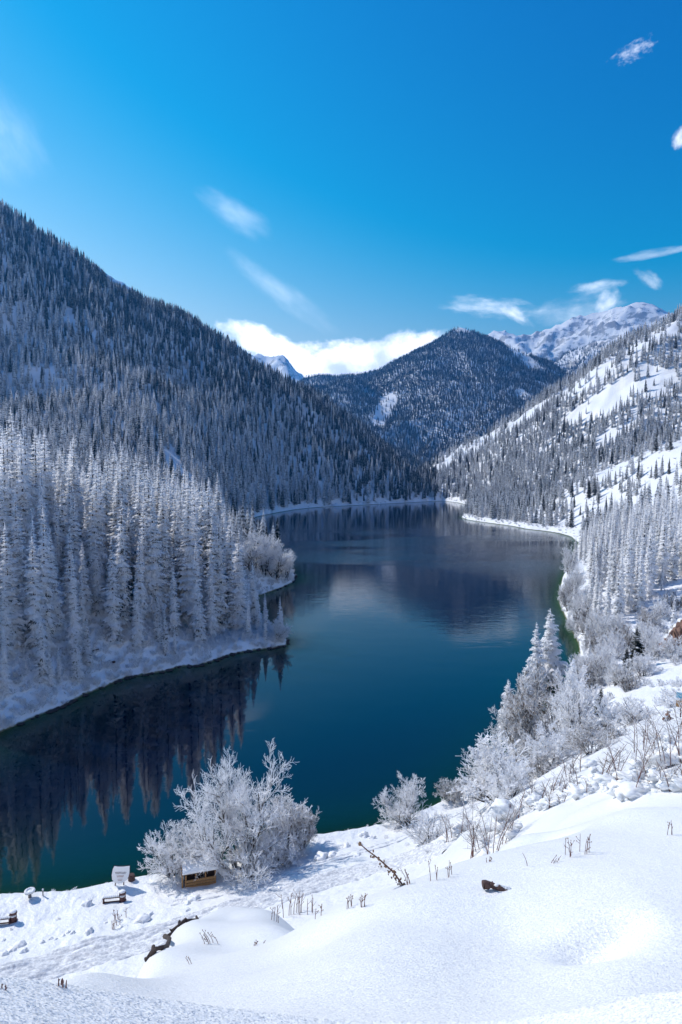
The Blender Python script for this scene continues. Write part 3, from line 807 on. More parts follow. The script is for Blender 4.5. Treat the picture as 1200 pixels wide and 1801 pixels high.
# the bank on the right: a stand of spruces behind the rimed thickets
x, y = scatter(45, 190, 140, 330, 4.6)
z = grid_z(x, y); d = shore_dist(x, y); px, py = project(x, y, z)
stand = in_poly(px, py, [(1008,985),(1030,1000),(1035,1075),(1060,1100),(1130,1095),(1150,1040),(1225,1010),(1225,905),(1120,935),(1040,950)])
hh = rng.uniform(15, 21, len(x))*(0.6+0.4*sstep(2, 14, d))
ok = stand & (d > 2.0) & (rng.random(len(x)) < 0.8) & seen(x, y, z+hh)
x, y, z, hh, d = x[ok], y[ok], z[ok], hh[ok], d[ok]
order = np.argsort(np.hypot(x, y)); N_BANK = 92
px, py = project(x, y, z)
for i in order[:N_BANK]:
    a_ = 'by the inlet end' if px[i] < 1065 else 'in the middle' if px[i] < 1130 else 'on the uphill side'
    r_ = 'front rank above the thickets' if y[i] < 172 else 'rear rank under the spur'
    spruce(x[i], y[i], hh[i], HI[random.randrange(5)], 'slim spruce %s of the right bank stand, %s' % (a_, r_), 'right bank stand spruces %s, %s' % (a_, r_), random.uniform(0.75, 1.0))
rest.append(np.stack([x[order[N_BANK:]], y[order[N_BANK:]], hh[order[N_BANK:]]], -1))

# single spruces one can point to on the near right bank: base pixel, top pixel
def spruce_at(px, py, top, proto, label, wide=1.0, group=None):
    p_ = ground_at(px, py); H = (py-top)/FPX*math.hypot(p_[1], CZ)*1.03
    H = max(1.2, H)
    return spruce(p_[0], p_[1], H, proto, label, group, wide)
spruce_at(968, 1200, 1066, BIG[0], 'broad snowy spruce rising tallest at the water edge on the right shore', 1.0)
spruce_at(944, 1210, 1083, BIG[1], 'narrow snowy spruce just left of the broad tallest shore spruce', 0.75)
spruce_at(930, 1240, 1150, BIG[2], 'low snowy spruce below the pair of tallest shore spruces', 1.0)
spruce_at(893, 1300, 1192, BIG[1], 'slender white spruce leaning over the water left of the rimed thicket', 0.95)
spruce_at(1003, 1276, 1168, BIG[1], 'snow draped spruce wrapped inside the round rimed thicket', 0.95)
spruce_at(1056, 1258, 1212, DARK, 'nearly bare dark little spruce at the right edge of the round thicket', 1.2)
spruce_at(1119, 1178, 1104, DARK, 'dark green spruce with little snow standing alone among pale shrubs', 1.0)
spruce_at(1102, 1186, 1138, DARK, 'small dark spruce at the left foot of the lone dark green spruce', 1.0)
spruce_at(1183, 1118, 1050, HI[4], 'snowy spruce behind the red brown rock outcrop', 0.9)
spruce_at(1165, 1030, 985, HI[4], 'little snowy spruce on the open snow above the thickets', 0.8)
spruce_at(1163, 1040, 1008, HI[3], 'smallest snowy spruce on the open snow above the thickets', 0.8)
spruce_at(1010, 1085, 1020, HI[3], 'thin pale spruce at the inlet shore below the dense right stand', 0.8)
spruce_at(1030, 1145, 1085, HI[3], 'pale spruce among rimed bushes above the green shallows', 0.8)
spruce_at(1036, 1172, 1120, HI[4], 'short snowy spruce among rimed bushes above the green shallows', 0.9)

# the rest of the forest: one mass of thousands
dim = [np.zeros(len(r_), int) for r_ in rest]
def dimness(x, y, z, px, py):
    """share of trees given the darker needles that stand in for shade: the high dark crest and the far slopes"""
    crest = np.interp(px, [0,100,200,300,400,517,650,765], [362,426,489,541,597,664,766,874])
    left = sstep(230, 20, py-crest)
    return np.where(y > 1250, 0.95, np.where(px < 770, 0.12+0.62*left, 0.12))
def clear_of(px, py, polys):
    k = np.zeros(np.shape(px), bool)
    for p_ in polys: k |= in_poly(px, py, p_)
    return k
def wood(x0, x1, y0, y1, step, H, regions, keep, far=1.0):
    x, y = scatter(x0, x1, y0, y1, step)
    r = np.hypot(x, y); az = np.arctan2(x, y)
    k = (np.abs(az) < 0.60) & (y > 0); x, y = x[k], y[k]
    i = np.clip(np.interp(np.log(np.hypot(x, y)), _lr, np.arange(nr)).round().astype(int), 0, nr-1)
    j = np.clip(np.interp(np.arctan2(x, y), cols, np.arange(nc)).round().astype(int), 0, nc-1)
    k = np.isin(GW[i, j], regions) & (GD[i, j] > 2.5); x, y, i, j = x[k], y[k], i[k], j[k]
    z = grid_z(x, y); h = H*rng.uniform(0.5, 1.18, len(x))
    px, py = project(x, y, z)
    k = seen(x, y, z+h) & (px > -40) & (px < 1240); x, y, z, h, px, py = x[k], y[k], z[k], h[k], px[k], py[k]
    pr, sc = keep(x, y, z, px, py)
    k = rng.random(len(x)) < pr
    rest.append(np.stack([x[k], y[k], h[k]*(sc[k] if hasattr(sc, '__len__') else sc)], -1))
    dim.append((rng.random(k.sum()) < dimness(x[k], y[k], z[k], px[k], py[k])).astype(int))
def keep_left(x, y, z, px, py):
    g = fbm(x/60, y/60, 71, 3)
    pr = np.where(g < -0.34, 0.35, 0.97)
    pr = np.where(clear_of(px, py, [[(283,782),(300,790),(338,850),(345,872),(318,862),(290,815)]]), 0.06, pr)
    pr = np.where(clear_of(px, py, [[(118,545),(140,570),(140,585),(112,575)]]), 0.2, pr)
    return pr, 1.0
wood(-720, 200, 255, 480, 4.9, 18, [1], keep_left)
wood(-720, 330, 480, 1250, 5.2, 17.5, [1], keep_left)
SNOWY = [[(1215,560),(1160,575),(1085,625),(1000,680),(960,712),(1010,705),(1060,668),(1100,650),(1150,605),(1215,590)],
         [(748,822),(800,782),(850,757),(920,728),(985,690),(990,700),(930,742),(880,770),(835,800),(790,822),(765,830)],
         [(1085,670),(1130,640),(1185,650),(1200,690),(1120,705),(1060,735),(1000,752),(985,740),(1040,700)],
         [(1050,770),(1110,740),(1120,748),(1050,790)]]
SPUR = [(1210,765),(1110,802),(1010,845),(930,886),(905,905),(960,932),(1020,950),(1060,925),(1215,890)]
def keep_right(x, y, z, px, py):
    g = fbm(x/55, y/55, 72, 3); st = fbm(px/55+py/40, py/14-px/70, 73, 2)
    pr = np.where(g < -0.30, 0.3, 0.96)
    pr = np.where(clear_of(px, py, SNOWY), np.where(fbm(x/25, y/25, 75, 2) > 0.10, 0.45, 0.05), pr)
    spur = in_poly(px, py, SPUR)
    clump = fbm(x/22, y/22, 74, 2)
    low = in_poly(px, py, [(826,916),(850,885),(920,880),(1010,846),(1080,850),(1030,905),(960,932),(900,926)])
    pr = np.where(spur, np.where(low, np.where(clump > -0.12, 0.9, 0.25), np.where(clump > 0.10, 0.6, 0.07)), pr)
    pr = np.where((np.hypot(x, y) < 330) & ~spur, 0.05, pr)
    return pr, np.where(spur, 0.72, 0.92)
wood(60, 900, 290, 1250, 4.9, 17, [0], keep_right)
def keep_mid(x, y, z, px, py):
    g = fbm(x/120, y/120, 76, 3)
    pr = np.where(g < -0.30, 0.3, 0.95)
    pr = np.where(clear_of(px, py, [[(652,748),(668,700),(690,690),(700,705),(672,752)], [(805,568),(832,568),(842,586),(800,584)], [(868,590),(900,600),(958,650),(930,650)]]), 0.08, pr)
    return pr, 1.0
wood(-700, 1100, 1100, 3000, 6.0, 16.5, [2], keep_mid)
def keep_far(x, y, z, px, py):
    return np.where((px > 930) & (px < 1130) & (py > 606) & (y < 3700), 0.8, 0.0), 1.0
wood(700, 1800, 2700, 3700, 10.0, 19, [3], keep_far)

far_protos = []
for k in range(5):
    me = far_spruce_mesh(400+k, 20, 2.5+0.14*k).mesh('forest_spruce', M_SPRUCE_FAR, snow=True)
    far_protos.append(bpy.data.objects.new('forest_spruce', me))
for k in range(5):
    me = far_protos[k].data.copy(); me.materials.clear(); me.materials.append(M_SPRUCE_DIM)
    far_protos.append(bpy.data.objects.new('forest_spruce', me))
def instancer(name, P, protos, label, cat, base_h, wide=(0.85, 1.2), sink=0.3, var=None):
    """one object of thousands of plants set on the ground"""
    P = np.asarray(P); n = len(P)
    z = grid_z(P[:,0], P[:,1])-sink
    me = bpy.data.meshes.new(name); me.vertices.add(n)
    me.vertices.foreach_set('co', np.stack([P[:,0], P[:,1], z], -1).astype(np.float32).ravel())
    if var is None: var = rng.integers(0, len(protos), n)
    var = np.asarray(var).astype(np.int32)
    s = P[:,2]/base_h; w = s*rng.uniform(wide[0], wide[1], n)
    me.attributes.new('variant', 'INT', 'POINT').data.foreach_set('value', var)
    me.attributes.new('turn', 'FLOAT_VECTOR', 'POINT').data.foreach_set('vector', np.stack([rng.uniform(-.03,.03,n), rng.uniform(-.03,.03,n), rng.uniform(0,6.28,n)], -1).astype(np.float32).ravel())
    me.attributes.new('size', 'FLOAT_VECTOR', 'POINT').data.foreach_set('vector', np.stack([w, w, s], -1).astype(np.float32).ravel())
    o = bpy.data.objects.new(name, me); COL.objects.link(o)
    o['kind'] = 'stuff'; o['label'] = label; o['category'] = cat
    g = bpy.data.node_groups.new(name, 'GeometryNodeTree')
    g.interface.new_socket('Geometry', in_out='INPUT', socket_type='NodeSocketGeometry')
    g.interface.new_socket('Geometry', in_out='OUTPUT', socket_type='NodeSocketGeometry')
    gi, go = g.nodes.new('NodeGroupInput'), g.nodes.new('NodeGroupOutput')
    join = g.nodes.new('GeometryNodeJoinGeometry')
    def named(nm, ty):
        nd = g.nodes.new('GeometryNodeInputNamedAttribute'); nd.data_type = ty; nd.inputs['Name'].default_value = nm
        return nd.outputs['Attribute']
    va, tu, si = named('variant', 'INT'), named('turn', 'FLOAT_VECTOR'), named('size', 'FLOAT_VECTOR')
    for k, po in enumerate(protos):
        cmp = g.nodes.new('FunctionNodeCompare'); cmp.data_type = 'INT'; cmp.operation = 'EQUAL'
        isock = [s_ for s_ in cmp.inputs if s_.type == 'INT']
        g.links.new(va, isock[0]); isock[1].default_value = k
        ob = g.nodes.new('GeometryNodeObjectInfo'); ob.inputs['Object'].default_value = po
        ob.inputs['As Instance'].default_value = True
        ip = g.nodes.new('GeometryNodeInstanceOnPoints')
        g.links.new(gi.outputs[0], ip.inputs['Points']); g.links.new(cmp.outputs[0], ip.inputs['Selection'])
        g.links.new(ob.outputs['Geometry'], ip.inputs['Instance'])
        e2r = g.nodes.new('FunctionNodeEulerToRotation'); g.links.new(tu, e2r.inputs[0])
        g.links.new(e2r.outputs[0], ip.inputs['Rotation']); g.links.new(si, ip.inputs['Scale'])
        g.links.new(ip.outputs[0], join.inputs[0])
    g.links.new(join.outputs[0], go.inputs[0])
    md = o.modifiers.new('plants', 'NODES'); md.node_group = g
    return o
P = np.concatenate(rest)
print('forest', len(P), 'single spruces', n_spruce)
near_protos = [bpy.data.objects.new('forest_spruce', HI[k][0]) for k in range(5)]
n_near = len(rest[0])+len(rest[1])
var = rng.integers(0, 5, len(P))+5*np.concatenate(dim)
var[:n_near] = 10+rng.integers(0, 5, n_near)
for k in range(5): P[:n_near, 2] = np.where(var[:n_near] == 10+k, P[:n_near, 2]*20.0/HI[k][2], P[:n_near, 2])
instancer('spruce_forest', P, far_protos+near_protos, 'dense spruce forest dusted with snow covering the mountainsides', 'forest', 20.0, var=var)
# ------------------------------------------------------------------ rimed trees and shrubs
def rimed(seed, mat=M_FROST, **kw):
    limb, crown = rimed_tree(seed, **kw)
    return (limb.mesh('limbs', M_FROST_LIMB, True), crown.mesh('twigs', mat), kw.get('H', 8.0), kw.get('W', 8.0))
n_tri = 0
def put(kind, cat, proto, x, y, H, label, group=None, Wd=None, tilt=(0, 0), rz=None):
    lm, cm, h0, w0 = proto; s = H/h0; w = s if Wd is None else Wd/w0
    t = thing(kind, label, cat, (x, y, float(grid_z(x, y))-0.1), 0, group, (w, w, s))
    t.rotation_euler = (tilt[0], tilt[1], random.uniform(0, 6.28) if rz is None else rz)
    part('limbs', lm, t); part('crown', cm, t)
    return t
def put_at(kind, cat, proto, px, py, top, wpx, label, group=None, **kw):
    p_ = ground_at(px, py); k = math.hypot(p_[1], CZ-p_[2])/FPX*1.04
    return put(kind, cat, proto, p_[0], p_[1], (py-top)*k*1.05, label, group, wpx*k, **kw)

HERO = rimed(11, M_FROST_THICK, H=11, W=14.5, stems=10, levels=3, kids=(10,9,7), rt=0.016, r0=0.20, up=0.24, first=0.22)
RND = [rimed(20+k, [M_FROST_THICK, M_FROST, M_FROST_DUN][k % 3], H=6, W=6.8, stems=11, levels=3, kids=(8,7,7), rt=0.016, r0=0.085, up=0.18, first=0.12) for k in range(4)]
UPR = [rimed(30+k, [M_FROST, M_FROST_THICK][k % 2], H=9, W=5, stems=7, levels=3, kids=(9,7,6), rt=0.024, r0=0.12, up=0.45, first=0.2) for k in range(3)]
LOW = [rimed(40+k, [M_FROST_DUN, M_FROST, M_FROST_THICK][k], H=2.0, W=3.0, stems=12, levels=2, kids=(9,9), rt=0.014, r0=0.035, up=0.22, first=0.08) for k in range(3)]

put_at('rimed_tree', 'tree', HERO, 418, 1530, 1342, 190, 'largest rime covered tree at the lake edge beside the wooden shelter')
put_at('rimed_shrub', 'shrub', RND[0], 305, 1538, 1446, 105, 'wide rimed shrub hanging over the water left of the largest tree')
put_at('rimed_shrub', 'shrub', RND[0], 350, 1530, 1452, 95, 'dense rimed shrub directly behind the wooden shelter roof')
put_at('rimed_tree', 'tree', UPR[0], 500, 1497, 1374, 85, 'pointed rimed tree just right of the largest lakeside tree')
put_at('rimed_shrub', 'shrub', RND[2], 530, 1494, 1416, 62, 'low brownish rimed shrub furthest right of the lakeside clump')
put_at('rimed_shrub', 'shrub', RND[1], 452, 1529, 1462, 110, 'shaded grey rimed shrub in front of the trunk of the largest tree')
put_at('rimed_shrub', 'shrub', RND[3], 490, 1524, 1450, 90, 'shaded rimed shrub below the pointed tree')
put_at('rimed_tree', 'tree', RND[1], 713, 1452, 1366, 92, 'round rimed tree standing alone at the shore where the bay bends')
put_at('rimed_shrub', 'shrub', LOW[2], 754, 1478, 1424, 85, 'snow hooded shrub with dark shaded twigs underneath beside the trail')
put_at('rimed_shrub', 'shrub', RND[2], 795, 1410, 1366, 62, 'pale dun shrub at the water between the round tree and the thicket')
put_at('rimed_tree', 'tree', UPR[1], 872, 1402, 1262, 120, 'fan shaped rimed tree leaning left over the water', tilt=(0, -0.28), rz=0.4)
put_at('rimed_tree', 'tree', UPR[2], 850, 1398, 1300, 80, 'smaller leaning rimed tree at the foot of the fan shaped one', tilt=(0, -0.35), rz=1.4)
put_at('rimed_shrub', 'shrub', RND[0], 900, 1402, 1318, 100, 'rounded snow loaded shrub in front of the leaning trees')
put_at('rimed_tree', 'tree', RND[2], 945, 1330, 1160, 140, 'large round rimed tree with dun twigs in the shore thicket')
put_at('rimed_tree', 'tree', RND[3], 1022, 1300, 1148, 130, 'large round rimed tree on the uphill side of the shore thicket')
put_at('rimed_tree', 'tree', RND[1], 915, 1345, 1225, 110, 'rimed tree filling the lakeward side of the shore thicket')
put_at('rimed_shrub', 'shrub', RND[0], 975, 1345, 1270, 120, 'spreading rimed shrub along the lower front of the shore thicket')
put_at('rimed_shrub', 'shrub', RND[2], 1040, 1325, 1268, 110, 'spreading rimed shrub along the upper front of the shore thicket')
put_at('rimed_shrub', 'shrub', LOW[1], 1115, 1272, 1225, 85, 'grey domed shrub on the open snow right of the thicket')
for k, (px, py, tp, w) in enumerate([(930,1372,1330,80),(985,1335,1290,85),(1010,1318,1275,80),(1075,1300,1262,75),(885,1410,1368,55),(1085,1270,1238,60),(955,1362,1318,70)]):
    put_at('rimed_shrub', 'shrub', LOW[k % 3], px, py, tp, w, 'low snow matted shrub on the slope between the thicket and the snow mounds', 'low shrubs below the thicket')
# tip of the promontory
for k, (px, py, tp, w, lb) in enumerate([(440,1006,918,64,'bright rimed broadleaved tree nearest the spruces behind the promontory tip'),(465,1014,922,70,'tallest bright rimed tree of the sunlit clump behind the promontory tip'),
      (486,1018,938,66,'bright rimed tree in the middle of the sunlit clump'),(503,1017,955,50,'bright rimed tree at the outer end of the sunlit clump over the water')]):
    put_at('rimed_tree', 'tree', (UPR[1], RND[0])[k % 2], px, py, tp, w, lb)
put_at('rimed_shrub', 'shrub', RND[0], 487, 1124, 1084, 50, 'lone rimed bush drooping over the rocks of the promontory point', tilt=(0, 0.3), rz=0)
# right bank: band of rimed bushes from the green shallows up to the stand
bank = [(1000,1010,60,40),(1008,1050,62,45),(1000,1075,55,40),(1022,1085,60,55),(1035,1110,55,60),(1055,1125,60,60),(1080,1120,50,55),(1050,1150,55,60),
        (1078,1160,60,60),(1100,1140,55,55),(1135,1140,60,55),(1150,1160,55,55),(1140,1110,50,50),(1165,1090,45,50),(1185,1075,45,50),(1060,1185,60,65),
        (1085,1205,55,60),(1045,1210,60,60),(1025,1190,55,55),(1105,1215,45,55),(1130,1190,50,55),(1185,1165,55,55),(1190,1140,45,50),(1012,1110,40,40),(1030,1215,60,60)]
for k, (px, py, hp, w) in enumerate(bank):
    zone = 'along the waterline below the right bank stand' if px < 1020 else 'under the front of the right bank stand' if py < 1140 and px < 1110 else 'beside the red brown outcrop' if px > 1120 else 'between the shore thicket and the lone dark spruce'
    put_at('rimed_shrub', 'shrub', (RND+LOW[:1])[k % 5], px, py, py-hp, w, 'pale rimed shrub '+zone, 'rimed shrubs '+zone)

# undergrowth nobody could count
low_protos = []
for k in range(3):
    limb, crown = rimed_tree(60+k, H=1.6, W=2.2, stems=7, levels=2, kids=(5,5), rt=0.026, r0=0.03, up=0.25, first=0.1)
    crown.v, crown.f = crown.v+limb.v, crown.f+[tuple(i+len(crown.v) for i in f) for f in limb.f]; crown.s += limb.s
    low_protos.append(bpy.data.objects.new('undergrowth_shrub', crown.mesh('undergrowth_shrub', [M_FROST, M_FROST_THICK, M_FROST_THICK][k])))
U = []
def under(x0, x1, y0, y1, step, test, H):
    x, y = scatter(x0, x1, y0, y1, step); d = shore_dist(x, y); z = grid_z(x, y); px, py = project(x, y, z)
    h = rng.uniform(0.5, 1.1, len(x))*H
    k = test(x, y, d, px, py) & seen(x, y, z+h) & (px > -30) & (px < 1230)
    U.append(np.stack([x[k], y[k], h[k]], -1))
under(-130, 10, 85, 250, 1.35, lambda x, y, d, px, py: (d > 0.1) & (px < 525) & (rng.random(len(x)) < np.where(d < 11, 0.97, 0.15)), 2.3)
under(20, 130, 62, 215, 1.9, lambda x, y, d, px, py: (d > 0.1) & (py < 1340) & (rng.random(len(x)) < np.where(d < 4, 0.95, np.clip(1.0-d/50, 0.05, 0.9)*(fbm(x/9, y/9, 81, 2) > -0.22))), 1.7)
under(-300, 350, 440, 900, 4.5, lambda x, y, d, px, py: (d > 0.3) & (d < 16) & (rng.random(len(x)) < 0.8), 3.0)
under(40, 380, 240, 560, 3.6, lambda x, y, d, px, py: (d > 0.3) & (rng.random(len(x)) < np.where(d < 7, 0.7, 0.30*(fbm(x/20, y/20, 83, 2) > -0.1))), 1.9)
under(-55, 40, 48, 75, 0.9, lambda x, y, d, px, py: (d > 0.3) & (rng.random(len(x)) < np.where(d < 1.6, 0.22, 0.03)), 0.6)
instancer('rimed_undergrowth', np.concatenate(U), low_protos, 'low rimed undergrowth fringing the shores and forest floor', 'undergrowth', 1.6, (0.8, 1.3), 0.05)
# ------------------------------------------------------------------ the trodden track and the foot trail
def ribbon(name, pix, width, label, rut, raise_=0.10, step=0.22, nv=44):
    P = np.array([ground_at(*p) if len(p) == 2 else at(*p) for p in pix])
    seg = np.r_[0, np.cumsum(np.hypot(*np.diff(P[:,:2], axis=0).T))]
    n = int(seg[-1]/step); s = np.linspace(0, seg[-1], n)
    cx, cy_ = np.interp(s, seg, P[:,0]), np.interp(s, seg, P[:,1])
    k = np.ones(25)/25
    cx = np.convolve(np.pad(cx, 12, 'edge'), k, 'valid'); cy_ = np.convolve(np.pad(cy_, 12, 'edge'), k, 'valid')
    tx, ty = np.gradient(cx), np.gradient(cy_); tl = np.hypot(tx, ty); nx, ny = -ty/tl, tx/tl
    v = np.linspace(-0.5, 0.5, nv)
    wv = width*(1+0.18*perlin(s/7.0, s*0+3.1, 5))
    X = cx[:,None]+nx[:,None]*v[None,:]*wv[:,None]; Y = cy_[:,None]+ny[:,None]*v[None,:]*wv[:,None]
    S = np.repeat(s[:,None], nv, 1); L = v[None,:]*wv[:,None]
    zc = np.array([grid_z(X+dx, Y+dy) for dx, dy in ((0,0),(0.6,0),(-0.6,0),(0,0.6),(0,-0.6))]).mean(0)
    edge = np.abs(v[None,:])*2+0.16*perlin(S/1.3, L*0+7.7, 6)
    body = 1-sstep(0.72, 1.0, edge)
    z = zc + (raise_+rut(S, L))*body - 0.45*sstep(0.86, 1.02, edge)
    i = np.arange(n*nv).reshape(n, nv)
    F = np.stack([i[:-1,:-1], i[1:,:-1], i[1:,1:], i[:-1,1:]], -1).reshape(-1, 4)
    return structure(name, np_mesh(name, np.stack([X, Y, z], -1).reshape(-1, 3), F, M_TRACK), label)
def track_mat():
    m, N, p, out = new_mat('trodden snow')
    geo = N.n('ShaderNodeNewGeometry'); pos = geo.outputs['Position']
    n1 = N.n('ShaderNodeTexNoise', ins={'Vector': pos, 'Scale': 3.5, 'Detail': 5.0, 'Roughness': 0.65})
    N.l(N.mix(N.ramp(n1.outputs[0], 0.30, 0.66), SNOW, (0.42, 0.43, 0.46)), p.inputs['Base Color'])
    p.inputs['Roughness'].default_value = 0.65
    b = N.n('ShaderNodeBump', ins={'Strength': 0.7, 'Distance': 0.10, 'Height': n1.outputs[0]}); N.l(b.outputs[0], p.inputs['Normal'])
    return m
M_TRACK = track_mat()
def ruts(S, L):
    w = L+0.35*perlin(S/9, S*0, 41)
    return 0.26*perlin(S/4.5, w/0.42, 42)+0.17*perlin(S/0.9, w/0.34, 43)+0.06*perlin(S/0.35, w/0.25, 44)-0.05*np.exp(-((w-0.9)/0.2)**2)-0.05*np.exp(-((w+0.9)/0.2)**2)
ribbon('snow_track', [(-160,1762,40.5),(-60,1740,41.3),(0,1724,42),(100,1694,44),(250,1655,45.5),(400,1601,48),(500,1572,49.5),(600,1541,51),(690,1514,51),(770,1488,48),(835,1467,44)], 5.4,
       'wide trodden snow track curving along the shore below the snow bank', ruts)
ribbon('foot_trail', [(290,1592),(400,1570),(480,1548),(560,1520),(640,1497),(720,1468),(790,1440),(862,1402),(920,1383)], 1.5,
       'narrow foot trail trodden between the shore and the track', lambda S, L: -0.10*np.exp(-(L/0.35)**2)+0.08*perlin(S/0.5, L/0.4, 47), 0.06, 0.2, 14)

# ------------------------------------------------------------------ things by the shore
def upright(px, py, top): 
    p_ = ground_at(px, py); return p_, math.hypot(p_[1], CZ-p_[2])/FPX*1.04
# information board shaped like a shield
p_, k = upright(210, 1561, 1532)
W_, H_ = 23*k, 26*k
t = thing('sign_board', 'white shield shaped information board standing at the water edge', 'sign', (p_[0], p_[1], p_[2]), R(-8))
t.rotation_euler = (0, R(7), R(12))
out_ = [(-0.42,1.0),(-0.15,0.965),(0.15,0.965),(0.5,1.0),(0.53,0.62),(0.50,0.38),(0.40,0.20),(0.18,0.05),(-0.06,0.0),(-0.30,0.06),(-0.46,0.24),(-0.52,0.50),(-0.50,0.80)]
def plate(pts, y0, y1, sx, sz, z0, mb):
    i = len(mb.v); n = len(pts)
    for y in (y0, y1): mb.v += [(a*sx, y, z0+b*sz) for a, b in pts]; mb.s += [0.0]*n
    mb.f.append(tuple(range(i, i+n))); mb.f.append(tuple(reversed(range(i+n, i+2*n))))
    mb.f += [(i+j, i+n+j, i+n+(j+1) % n, i+(j+1) % n) for j in range(n)]
b = MB(); plate(list(reversed(out_)), -0.03, 0.03, W_, H_, 0.22, b); part('panel', b.mesh('sign_panel', M_WHITE), t)
b = MB(); plate([(x_*1.04, (z_-0.5)*1.04+0.5) for x_, z_ in reversed(out_)], 0.034, 0.07, W_, H_, 0.22, b); part('frame', b.mesh('sign_frame', M_WOOD_DARK), t)
rows_ = [(0.66, 0.70, 0.055, 9), (0.585, 0.62, 0.05, 8), (0.46, 0.46, 0.035, 6), (0.40, 0.40, 0.03, 5), (0.27, 0.30, 0.02, 1), (0.19, 0.24, 0.02, 1)]
for r_, (zc, wd, hh_, nlet) in enumerate(rows_):
    b = MB(); lw = wd/nlet
    for j in range(nlet):
        x_ = -wd/2+lw*(j+0.5)
        b.box((x_*W_, -0.036, 0.22+zc*H_+random.uniform(-.004, .004)), (lw*W_*(0.72 if nlet > 1 else 1.0), 0.006, hh_*H_*random.uniform(0.8, 1.1)))
    o = part('lettering', b.mesh('sign_lettering', M_PRINT if r_ in (0, 1) else M_PRINT_RED), t); o['kind'] = 'stuff'
b = MB(); b.box((-0.25*W_, 0.09, 0.05), (0.09, 0.05, 0.9)); b.box((0.25*W_, 0.09, 0.05), (0.09, 0.05, 0.9))
for sx in (-0.25, 0.25):
    b = MB(); b.box((sx*W_, 0.10, 0.25), (0.09, 0.05, 1.1)); part('post', b.mesh('sign_post', M_WOOD_DARK), t)
# low dark stump beside the board
p_, k = upright(228, 1557, 1549)
b = MB(); b.tube([(0,0,-0.2),(0,0,0.35),(0.03,0,0.55)], [0.34,0.30,0.24], 9)
thing('tree_stump', 'dark stump at the water edge just right of the white information board', 'stump', (p_[0], p_[1]+0.6, p_[2]), 0, data=b.mesh('tree_stump', M_LOG))

def bench(px, py, wpx, label):
    p_, k = upright(px, py, py-10); Lb = wpx*k
    t = thing('bench', label, 'bench', p_, R(10), 'benches along the shore walk')
    for sx in (-1, 1):
        b = MB(); b.box((sx*Lb*0.46, 0, 0.16), (0.09, 0.40, 0.62)); part('leg', b.mesh('bench_leg', M_WOOD_DARK), t)
    for j in range(3):
        b = MB(); b.box((0, -0.15+0.15*j, 0.50), (Lb, 0.125, 0.05)); part('slat', b.mesh('bench_slat', M_WOOD_DARK), t)
    b = MB(); b.box((0, -0.06, 0.08), (Lb*0.9, 0.06, 0.09)); part('stretcher', b.mesh('bench_stretcher', M_WOOD_DARK), t)
    b = MB()
    nx_ = 10
    for j in range(nx_): b.blob((-Lb/2+Lb*(j+0.5)/nx_, 0, 0.555), (Lb/nx_*0.8, 0.24, 0.10), j, 1, 0.15, 0.7, 0.3)
    part('snow_cap', b.mesh('bench_snow', M_SNOW, True), t)
bench(198, 1588, 26, 'dark low bench under snow near the white information board')
bench(2, 1627, 26, 'dark low bench under snow beside the bin at the picture edge, farther from the board')
def bin_(px, py, label):
    p_, k = upright(px, py, py-15); H_ = 16*k
    t = thing('waste_bin', label, 'bin', p_, R(15), 'bins along the shore walk')
    b = MB(); b.box((0,0,0.03), (0.56,0.46,0.10)); part('base', b.mesh('bin_base', M_WOOD_DARK), t)
    b = MB(); b.tube([(0,0,0.08),(0,0,H_*0.52)], [0.20,0.24], 12); part('body', b.mesh('bin_body', M_WOOD_DARK), t)
    for sx in (-1, 1):
        b = MB(); b.box((sx*0.25, 0, H_*0.42), (0.045, 0.06, H_*0.84)); part('post', b.mesh('bin_post', M_WOOD_DARK), t)
    b = MB(); b.tube([(0,0,H_*0.52),(0,0,H_*0.60)], [0.25,0.19], 12); part('snow_fill', b.mesh('bin_snow', M_SNOW, True), t)
    b = MB(); b.box((0,0,H_*0.80), (0.58,0.42,0.20), taper=0.8); part('lid', b.mesh('bin_lid', M_WOOD_DARK), t)
    b = MB(); b.blob((0,0,H_*0.90), (0.30,0.24,0.13), 4, 2, 0.15, 0.8, 0.2); part('snow_cap', b.mesh('bin_cap', M_SNOW, True), t)
bin_(216, 1587, 'dark waste bin with snow on top beside the bench near the white board')
bin_(24, 1622, 'dark waste bin with a white band of snow at the picture edge')

# wooden shelter under the largest tree
p_, k = upright(350, 1553, 1530)
t = thing('wooden_shelter', 'low wooden shelter with orange rails and a snow covered roof under the big rimed tree', 'shelter', p_, R(16))
Ls = 51*k
for j in range(5):
    b = MB(); b.box((-Ls*0.46+0.005*j, -0.5+0.26*j, 0.72), (0.12, 0.235, 1.75+0.22*math.sin(j*2.1))); part('plank', b.mesh('shelter_plank', M_WOOD), t)
for j, z_ in enumerate((0.10, 0.36, 0.62)):
    b = MB(); b.box((0.04*Ls, -0.60+0.02*j, z_), (Ls*0.86, 0.07, 0.215)); part('rail', b.mesh('shelter_rail', M_WOOD), t)
for j in range(4):
    b = MB(); b.box((-Ls*0.36+Ls*0.27*j, -0.50, 0.72), (0.11, 0.11, 1.7)); part('post', b.mesh('shelter_post', M_WOOD), t)
b = MB(); b.box((0.04*Ls, 0.55, 0.66), (Ls*0.86, 0.07, 1.75)); part('back_panel', b.mesh('shelter_back', M_WOOD_GAP), t)
b = MB(); b.box((0.04*Ls, 0.05, 1.56), (Ls*0.98, 1.7, 0.08), Matrix.Rotation(R(10), 3, 'X')); part('roof', b.mesh('shelter_roof', M_WOOD_GAP), t)
b = MB()
nx_, ny_ = 26, 14
g = [[(0.04*Ls+Ls*1.0*(i/nx_-0.5), 0.05+1.72*(j/ny_-0.5), 0) for j in range(ny_+1)] for i in range(nx_+1)]
